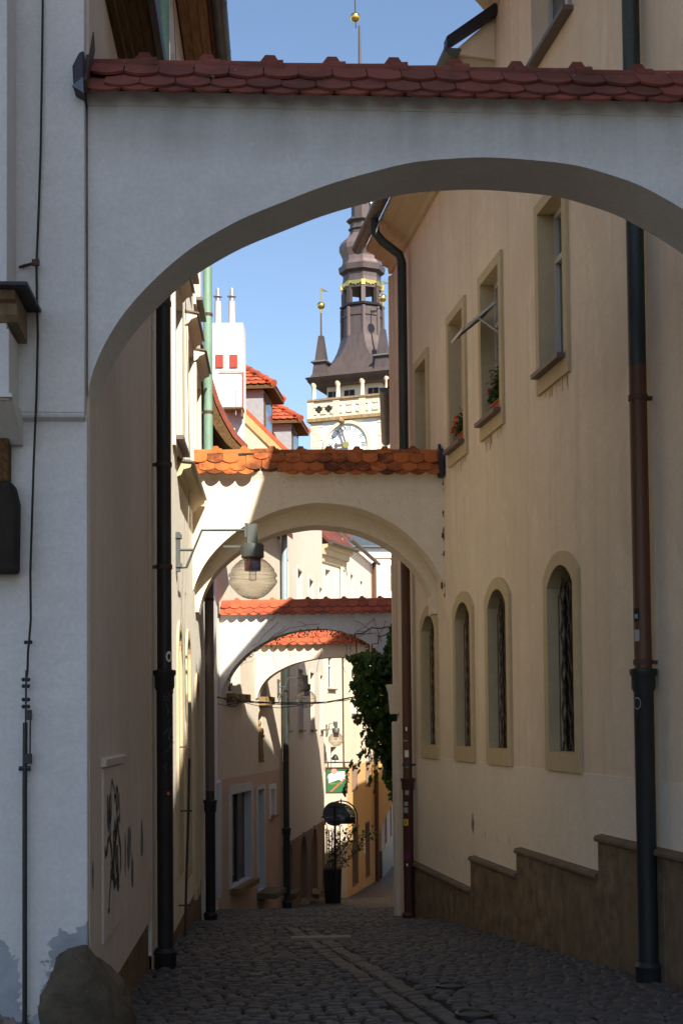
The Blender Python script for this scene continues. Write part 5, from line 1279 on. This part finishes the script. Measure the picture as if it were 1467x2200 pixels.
    # corner pinnacles
    for i, j in ((1, -1), (1, 1), (-1, 1), (-1, -1)):
        k0 = .80; b = c + (n * i + e * j) * a * k0
        def fr(mb, h0, z0, h1, z1): mb.hexa([b + (n * p + e * q) * h0 + Vector((0, 0, z0)) for p, q in ((-1, -1), (1, -1), (1, 1), (-1, 1))] + [b + (n * p + e * q) * h1 + Vector((0, 0, z1)) for p, q in ((-1, -1), (1, -1), (1, 1), (-1, 1))])
        kz = 0.0
        mb = MB(); fr(mb, px(20), zy(824), px(15.5), zy(815)); fr(mb, px(15.5), zy(815), px(13), zy(793)); fr(mb, px(11.5), zy(788), px(5), zy(733)); pn = part('pinnacle', mb, 'copper_brown', t)
        mb = MB(); fr(mb, px(13.5), zy(793), px(18.5), zy(791)); fr(mb, px(18.5), zy(791), px(17), zy(787.5)); part('pinnacle_ledge', mb, 'tower_flash', pn)
        mb = MB(); mb.tube([b + Vector((0, 0, zy(735))), b + Vector((0, 0, zy(680)))], [px(2.1), px(1.6)], 8); part('rod', mb, 'copper_brown', pn)
        mb = MB(); mb.ball(b + Vector((0, 0, zy(668))), px(8.6), 12, .95); mb.tube([b + Vector((0, 0, zy(684))), b + Vector((0, 0, zy(675)))], px(1.9), 8); part('ball', mb, 'gold', pn, True)
        mb = MB(); mb.tube([b + Vector((0, 0, zy(662))), b + Vector((0, 0, zy(628)))], .045, 6); q = b + Vector((0, 0, zy(631))); mb.prism([q, q + Vector((px(15), .6, -.1)), q + Vector((px(8), .3, -px(4.5))), q + Vector((0, 0, -px(8)))], (0, .06, 0)); part('vane', mb, 'gold', pn)
    # dial
    uc, zc_ = FT.hit(746, 957)
    def disc(r, o, th, N=40, r0=0):
        m = MB()
        if r0:
            for i in range(N):
                A0, A1 = 2 * math.pi * i / N, 2 * math.pi * (i + 1) / N
                P = lambda rr, an, oo: FT.p(uc + rr * math.cos(an), zc_ + rr * math.sin(an), oo)
                m.hexa([P(r0, A0, o), P(r, A0, o), P(r, A1, o), P(r0, A1, o), P(r0, A0, o + th), P(r, A0, o + th), P(r, A1, o + th), P(r0, A1, o + th)])
        else: m.prism([FT.p(uc + r * math.cos(2 * math.pi * i / N), zc_ + r * math.sin(2 * math.pi * i / N), o) for i in range(N)], FT.n * th)
        return m
    r = px(50); cd = part('clock_face', disc(r * .92, .0, .06), 'dial_white', t); part('clock_ring', disc(r * 1.06, .0, .2, 48, r * .92), 'tower_sand', cd)
    num = ['XII', 'I', 'II', 'III', 'IIII', 'V', 'VI', 'VII', 'VIII', 'IX', 'X', 'XI']
    for k, tx in enumerate(num):
        an = R(90 - 30 * k); p = FT.p(uc + r * .72 * math.cos(an), zc_ + r * .72 * math.sin(an), .075)
        up_ = FT.d * math.cos(an) + Vector((0, 0, 1)) * math.sin(an); rt = FT.d * math.sin(an) - Vector((0, 0, 1)) * math.cos(an)
        lettering(tx, r * .30, 'dial_green', cd, p, rt, up_, .01, name='numeral')
    for an, L, w in ((R(90 + 17), r * .80, .13), (R(90 + 92), r * .55, .22)):
        m = MB(); dU = math.cos(an), math.sin(an); q = lambda l, s, o: FT.p(uc + dU[0] * l - dU[1] * s, zc_ + dU[1] * l + dU[0] * s, o)
        m.prism([q(-.25 * L, -w * .6, .3), q(-.25 * L, w * .6, .3), q(L * .7, w * .5, .3), q(L * .75, w * 1.4, .3), q(L, 0, .3), q(L * .75, -w * 1.4, .3), q(L * .7, -w * .5, .3)], FT.n * .06); part('clock_hand', m, 'copper_pale', cd)
    m = MB(); m.prism([FT.p(uc + .28 * math.cos(i * R(30)), zc_ + .28 * math.sin(i * R(30)), .28) for i in range(12)], FT.n * .12); part('hub', m, 'gold', cd)
    m = MB(); p = FT.p(*FT.hit(739, 907), .0); m.tube([p, p + FT.n * .75], .16, 6); m.ball(p + FT.n * .8, .26, 8); part('bracket_boss', m, 'sandstone', t)
build_tower()

# ------------------------------------------------------------------ street lamps
def lamp(F, u, zglobe, reach, label, drop=True):
    b = thing('street_lamp', label, 'lamp', F.p(u, zglobe, reach), 'glass globe lamps along the left wall')
    z = zglobe; g = F.p(u, z, reach); up = Vector((0, 0, 1))
    zt = z + .46                      # top arm level
    mb = MB(); F.box(mb, u - .035, u + .035, zt - .40, zt - .02, .0, .04); F.box(mb, u - .05, u + .05, zt - .08, zt - .04, .0, .055); F.box(mb, u - .05, u + .05, zt - .36, zt - .32, 0, .055); part('wall_plate', mb, 'lamp_metal', b)
    k = min(.20, reach * .3)
    mb = MB(); w = .014
    mb.tube([F.p(u, zt - .36, .03), F.p(u, zt - .36, k * .5), F.p(u, zt, k * 1.25), F.p(u, zt, reach - .03)], w, 6); mb.tube([F.p(u, zt - .19, .02), F.p(u, zt - .19, k * .9)], w, 6); part('bracket_arm', mb, 'lamp_metal', b)
    mb = MB(); mb.box(g + up * .42, (.05, .10, .20), F.ang); mb.box(g + up * .46 - F.n * .06, (.03, .03, .14), F.ang); F.box(mb, u - .015, u + .015, zt - .17, zt - .15, reach - .28, reach - .04); part('hanger', mb, 'lamp_metal', b)
    mb = MB(); mb.lathe(g, [(.105, .19), (.11, .195), (.11, .31), (.10, .325), (.03, .33)], 20); part('cap', mb, 'lamp_metal', b, True)
    mb = MB(); mb.lathe(g, [(.076, .065), (.079, .07), (.079, .20), (.05, .2)], 20); part('socket', mb, 'lamp_copper', b, True)
    pr = [(.08, .185), (.125, .165), (.165, .13), (.196, .095), (.212, .075), (.208, .062), (.222, .045), (.236, .025), (.236, .01), (.221, .0), (.219, -.01), (.235, -.03), (.236, -.05), (.222, -.072), (.203, -.095), (.178, -.125), (.143, -.16), (.098, -.19), (.05, -.206), (.002, -.21)]
    mb = MB(); mb.lathe(g, pr, 32); mb.f = mb.f[:-2]; part('globe', mb, 'glass_globe', b, True)
    mb = MB(); mb.lathe(g, [(.032, -.03), (.036, -.02), (.036, .07), (.02, .072)], 12); part('bulb', mb, 'glass_bulb', b, True)
    return b
Y1 = 13.4; uL = LB.uy(Y1); g1 = at(543, 1240, Y1)
lamp(LB, uL, g1.z, (g1 - LB.p(uL, 0)).dot(LB.n), 'largest glass globe street lamp hanging in front of the cream arch')
Y2 = 31.0; uL = LC.uy(Y2) ; g2_ = at(657, 1501, Y2); uL = (g2_ - LC.A).dot(LC.d)
lamp(LC, uL, g2_.z, (g2_ - LC.A).dot(LC.n), 'middle glass globe lamp under the pair of white arches')
g3 = at(716, 1588, 41.5)
FD3 = Facade((-.53, 40.2), (-.45, 42.5), -1)
lamp(FD3, (g3 - FD3.A).dot(FD3.d), g3.z, max(.3, (g3 - FD3.A).dot(FD3.n)), 'small glass globe lamp above the green inn sign')
g4 = at(806, 1640, 49.5); lamp(LF, (g4 - LF.A).dot(LF.d), g4.z, max(.35, (g4 - LF.A).dot(LF.n)), 'farthest globe lamp, dim, beside the ochre house drainpipe')

# ------------------------------------------------------------------ signs, planter, cable
YS = 40.6
c = at(723, 1676.5, YS); w, h = 47 / F_PX * YS, 56 / F_PX * YS
sg = thing('inn_sign', 'square green hanging inn sign with white banner and red seal', 'sign', (c.x, c.y, c.z - h / 2))
X = Vector((1, 0, 0)); Z = Vector((0, 0, 1))
def flat(poly, y0, y1, name, mat, parent):      # polygon in sign units (x,z) -> plate
    mb = MB(); mb.prism([c + X * (x * w / 2) + Z * (z * h / 2) + Vector((0, y0, 0)) for x, z in poly], (0, y1 - y0, 0)); return part(name, mb, mat, parent)
flat([(-.93, -.94), (.93, -.94), (.93, .94), (-.93, .94)], -.03, .03, 'board', 'board_green', sg)
for pl in ([(-1, -1), (1, -1), (1, -.9), (-1, -.9)], [(-1, .9), (1, .9), (1, 1), (-1, 1)], [(-1, -.9), (-.88, -.9), (-.88, .9), (-1, .9)], [(.88, -.9), (1, -.9), (1, .9), (.88, .9)]): flat(pl, -.05, .05, 'frame', 'frame_maroon', sg)
bn = [(-.75, .42), (-.45, .55), (0, .63), (.4, .66), (.72, .66), (.72, .10), (.4, .08), (0, .02), (-.4, -.1), (-.7, -.2)]
flat([(x * 1.05 - .0, z * 1.06 - .015) for x, z in bn], -.034, -.03, 'banner_edge', 'print_gold', sg); flat(bn, -.038, -.034, 'banner', 'print_white', sg)
flat([(-.22 + .26 * math.cos(i * R(20)), .70 + .22 * math.sin(i * R(20))) for i in range(18)], -.042, -.038, 'seal', 'print_rose', sg)
flat([(.42 + .13 * math.cos(i * R(30)), .07 + .11 * math.sin(i * R(30))) for i in range(12)], -.044, -.04, 'small_seal', 'print_cream', sg)
flat([(-.62, -.86), (-.44, -.86), (.70, .0), (.56, .05)], -.037, -.033, 'ribbon', 'print_orange', sg)
lettering('Pilsner Urquell', .10, 'print_sky', sg, c + Vector((0.01, -.042, h / 2 * .30)), (1, 0, .12), (-.12, 0, 1), .001, .3)
lettering('PLZEN  CZECH', .055, 'print_gold', sg, c + Vector((-.02, -.036, -h / 2 * .26)), (1, 0, 0), (0, 0, 1), .001)
mb = MB(); zt = at(723, 1638, YS).z; x0, x1 = at(697, 1638, YS).x - .35, at(751, 1638, YS).x
mb.tube([(x0, c.y, zt), (x1, c.y, zt)], .022, 8)
for px in (705, 740): xx = at(px, 1640, YS).x; mb.box((xx, c.y, (zt + c.z + h / 2) / 2), (.03, .02, zt - c.z - h / 2))
part('hanging_bar', mb, 'iron_black', sg)
mb = MB(); p = at(720, 1627, YS); mb.tube([(p.x, c.y, zt), (p.x, c.y, p.z)], .012, 6); mb.lathe((p.x, c.y, p.z - .04), [(.10, -.04), (.105, 0), (.07, .08), (.02, .13)], 12); part('spotlight', mb, 'iron_black', sg, True)
# round road sign seen from behind
YR = 36.0; c2 = at(719.5, 1748.5, YR); rr = 26 / F_PX * YR
rs_ = thing('road_sign', 'round traffic sign seen from its grey back on a thin post', 'sign', (c2.x, c2.y, zg(YR)))
mb = MB(); mb.prism([c2 + X * rr * math.cos(i * R(10)) + Z * rr * math.sin(i * R(10)) for i in range(36)], (0, .025, 0)); part('disc', mb, 'sign_back', rs_)
mb = MB(); mb.tube([(c2.x, c2.y - .045, zg(YR) - .1), (c2.x, c2.y - .045, c2.z + rr * .75)], .03, 10); part('post', mb, 'iron_black', rs_, True)
for dz in (.55, -.62):
    mb = MB(); mb.box((c2.x, c2.y - .02, c2.z + rr * dz), (.3, .03, .03)); mb.box((c2.x, c2.y - .05, c2.z + rr * dz), (.09, .08, .045)); part('clamp', mb, 'iron_black', rs_)
for dx, dz, a_, b_, mt in ((.42, .2, .09, .06, 'print_teal'), (.36, -.15, .1, .05, 'print_grey'), (.60, -.34, .10, .075, 'print_grey'), (-.62, -.28, .09, .03, 'print_grey'), (-.30, -.28, .06, .03, 'print_grey')):
    mb = MB(); mb.box((c2.x + rr * dx, c2.y - .002, c2.z + rr * dz), (a_, .004, b_)); part('sticker', mb, mt, rs_)
# half-round wrought sign
YA = 39.4; ca = at(733, 1755, YA); ra = 34 / F_PX * YA
hs_ = thing('arched_sign', 'half-round teal shop sign with painted branch behind the round traffic sign', 'sign', (ca.x, ca.y, ca.z - .2))
mb = MB(); mb.prism([ca + X * ra * .88 * math.cos(R(i * 10)) + Z * ra * .86 * math.sin(R(i * 10)) for i in range(19)], (0, .03, 0)); part('panel', mb, 'sign_teal', hs_)
mb = MB(); mb.box(ca + Vector((0, .015, -.10)), (ra * 1.76, .03, .20)); part('letter_panel', mb, 'print_black', hs_)
mb = MB(); mb.tube([ca + X * ra * math.cos(R(i * 10)) + Z * ra * math.sin(R(i * 10)) for i in range(19)], .022, 6); mb.tube([ca + X * ra, ca + X * ra + Z * -.22], .022, 6); mb.tube([ca - X * ra, ca - X * ra + Z * -.22], .022, 6); mb.tube([ca + Z * ra * .8, ca + Z * ra * 1.12], .02, 6); mb.tube([ca - X * ra, ca - X * (ra + .6)], .022, 6); part('hoop', mb, 'iron_black', hs_, True)
rb = random.Random(4)
for k in range(16):
    an = R(75 - k * 4.2); p = ca + X * ra * .62 * math.cos(an) + Z * ra * .66 * math.sin(an) + Vector((rb.uniform(-.03, .03), -.006, rb.uniform(-.03, .03))); d = Vector((math.cos(an - R(70) + (.6 if k % 2 else -.6)), 0, math.sin(an - R(70) + (.6 if k % 2 else -.6)))); q = Vector((-d.z, 0, d.x)); mb = MB(); mb.prism([p, p + d * .05 + q * .018, p + d * .11, p + d * .05 - q * .018], (0, .004, 0)); part('painted_leaf', mb, 'print_cream', hs_)
# planter with climbing plant and bamboo screen
YP = 36.6; pc = at(715, 1900, YP); zp = zg(YP)
pl = thing('planter', 'dark tub with wispy climbing plant on a bamboo screen below the signs', 'planter', (pc.x, pc.y, zp))
mb = MB(); hz = at(715, 1866, YP).z; mb.hexa([(pc.x + sx * .20, pc.y + sy * .2, zp - .05) for sx, sy in ((-1, -1), (1, -1), (1, 1), (-1, 1))] + [(pc.x + sx * .235, pc.y + sy * .235, hz) for sx, sy in ((-1, -1), (1, -1), (1, 1), (-1, 1))]); part('tub', mb, 'planter_dark', pl, bevel=.015)
for k in range(15):
    mb = MB(); x = pc.x - .28 + .034 * k; mb.tube([(x, pc.y + .30, zp + .1), (x + rb.uniform(-.02, .05), pc.y + .3, at(715, 1783, YP).z + rb.uniform(-.1, .1))], .011, 5); part('cane', mb, 'bamboo', pl)
def leafcloud(mb, pts, smin, smax, rnd, droop=.6):
    for p in pts:
        s = rnd.uniform(smin, smax); m = Matrix.Rotation(rnd.uniform(0, 6.28), 3, 'Z') @ Matrix.Rotation(rnd.gauss(droop, .55), 3, 'X') @ Matrix.Rotation(rnd.uniform(-.5, .5), 3, 'Y')
        mb.add([Vector(p) + m @ Vector(q) * s for q in ((0, .55, 0), (-.5, .25, .04), (-.42, -.2, .02), (0, -.75, -.06), (.42, -.2, .02), (.5, .25, .04))], ((0, 1, 2, 3), (0, 3, 4, 5)))
pts = []; st = MB()
for k in range(12):
    x = pc.x + rb.uniform(-.2, .25); z = hz; y = pc.y + rb.uniform(-.15, .25); path = [Vector((x, y, z))]; dx = rb.uniform(-.05, .16)
    for i in range(9):
        path.append(path[-1] + Vector((dx * rb.uniform(.2, 1.2), rb.uniform(-.03, .03), rb.uniform(.06, .17)))); pts += [path[-1] + Vector((rb.gauss(0, .05), rb.gauss(0, .05), rb.gauss(0, .05))) for _ in range(4)]
    st.tube(path, .006, 4)
part('stems', st, 'stem_brown', pl); mb = MB(); leafcloud(mb, pts, .04, .085, rb); part('foliage', mb, 'plant_leaf', pl, kind='stuff')
# twisted cable across the lane
mb = MB()
for s in (0, 1.6, 3.1):
    P = []
    for (x, y) in ((462, 1497), (490, 1502), (520, 1506), (560, 1510), (600, 1511), (650, 1511), (700, 1508), (740, 1503), (790, 1492), (850, 1478)):
        q = at(x, y, 25.0); P.append(q + Vector((0, .02 * math.sin(x * .11 + s), .02 * math.cos(x * .11 + s))))
    mb.tube(P, .0075, 5)
mb.tube([at(500, 1508, 25) + Vector((.1 * math.cos(a), 0, .09 * math.sin(a))) for a in [i * .6 for i in range(14)]], .01, 5)
mb.tube([at(x, y, 25.02) for x, y in ((465, 1512), (485, 1516), (520, 1508), (560, 1518), (600, 1521), (650, 1515))], .006, 4)
cb = solo('overhead_cable', mb, 'cable_black', 'twisted black cable strung across the lane below the white arch', 'cable', True)

# ------------------------------------------------------------------ ivy and window boxes
iv = thing('hanging_ivy', 'thick dark green ivy hanging over the lane right of the white arch', 'ivy', (1.2, 24.3, zg(24)))
ri = random.Random(11); pts = []
for (px, py, rx, ry, Y, n) in ((843, 1400, 16, 60, 24.6, 650), (838, 1470, 24, 90, 24.4, 1000), (800, 1440, 38, 45, 24.3, 1000), (782, 1480, 26, 50, 24.3, 800), (770, 1425, 16, 22, 24.3, 220), (754, 1416, 12, 8, 24.3, 60), (805, 1520, 36, 50, 24.2, 1000), (840, 1580, 18, 95, 24.3, 1000), (818, 1585, 22, 50, 24.2, 600), (842, 1665, 14, 60, 24.4, 420), (832, 1630, 14, 60, 24.3, 380), (768, 1545, 9, 12, 24.2, 50), (793, 1575, 4, 32, 24.2, 60), (803, 1590, 6, 24, 24.2, 60), (858, 1500, 8, 120, 24.0, 300)):
    for k in range(int(n * .62)):
        while True:
            a, b, d = ri.uniform(-1, 1), ri.uniform(-1, 1), ri.uniform(-1, 1)
            if a * a + b * b + d * d < 1: break
        f = 1 + .18 * math.sin(7 * b + px); pts.append(at(px + a * rx * f, py + b * ry, Y + d * .42))
for k in range(26):      # trailing shoots
    p = at(ri.uniform(752, 850), ri.uniform(1400, 1640), 24.0 + ri.uniform(-.2, .2)); L = ri.uniform(.25, .8); dx = ri.uniform(-.18, .02)
    for i in range(int(L / .045)): pts.append(p + Vector((dx * i * .05 + ri.gauss(0, .02), ri.gauss(0, .03), -i * .045)))
mb = MB(); leafcloud(mb, pts, .045, .095, ri, .9); part('foliage', mb, 'ivy_leaf', iv, kind='stuff')
mb = MB()
for k in range(14):
    p = at(848, 1340 + k * 8, 24.6); q = [p]
    for i in range(7): q.append(q[-1] + Vector((ri.uniform(-.16, .03), ri.uniform(-.06, .04), ri.uniform(-.24, .03))))
    mb.tube(q, .011, 5)
part('stems', mb, 'stem_brown', iv)
def windowbox(F, h, ua, ub, label, flowers, bush):
    z = h['z0'] + .008; b = thing('window_box', label, 'planter', F.p((ua + ub) / 2, z, .02), 'terracotta window boxes')
    mb = MB(); o0, o1 = -.155, -.02
    mb.hexa([F.p(ua + .02, z, o0 + .015), F.p(ub - .02, z, o0 + .015), F.p(ub - .02, z, o1 - .02), F.p(ua + .02, z, o1 - .02), F.p(ua, z + .12, o0), F.p(ub, z + .12, o0), F.p(ub, z + .12, o1), F.p(ua, z + .12, o1)])
    F.box(mb, ua - .012, ub + .012, z + .12, z + .14, o0 - .005, o1 + .012); tr = part('trough', mb, 'terracotta', b, bevel=.006)
    for i in range(9):
        u = ua + (ub - ua) * (i + .5) / 9; mb = MB(); mb.tube([F.p(u, z + .02, o1 - .018), F.p(u, z + .115, o1 + .0)], .006, 5); part('flute', mb, 'terracotta', tr)
    pts = []; m2 = {'flower_orange': MB(), 'flower_pink': MB()}
    for k in range(bush):
        u = ri.uniform(ua, ub); hh = abs(ri.gauss(0, .5)) * .26 * (1.25 if flowers == 'flower_pink' else .75); pts.append(F.p(u + ri.gauss(0, .02), z + .14 + hh, ri.uniform(o0, o1 + .03)))
    mb = MB(); leafcloud(mb, pts, .03, .06, ri, .3); part('foliage', mb, 'plant_leaf', b, kind='stuff')
    mb = MB()
    for k in range(16 if flowers == 'flower_orange' else 5):
        p = F.p(ub - ri.uniform(-.06, .2), z + .17 + ri.uniform(.02, .2), o1 + ri.uniform(-.02, .04))
        for q in range(5): a = q * 1.257; mb.ball(p + Vector((.012 * math.cos(a), .012 * math.sin(a), 0)), .013, 4)
    part('blossom', mb, flowers, b, True)
h = HU[1]; windowbox(FR, h, h['u0'] + .10, h['u0'] + .52, 'terracotta window box with bushy green plant and a pink bloom', 'flower_pink', 420)
h = HU[2]; windowbox(FR, h, h['u0'] + .12, h['u0'] + .52, 'terracotta window box with orange flowers on the buff house', 'flower_orange', 300)
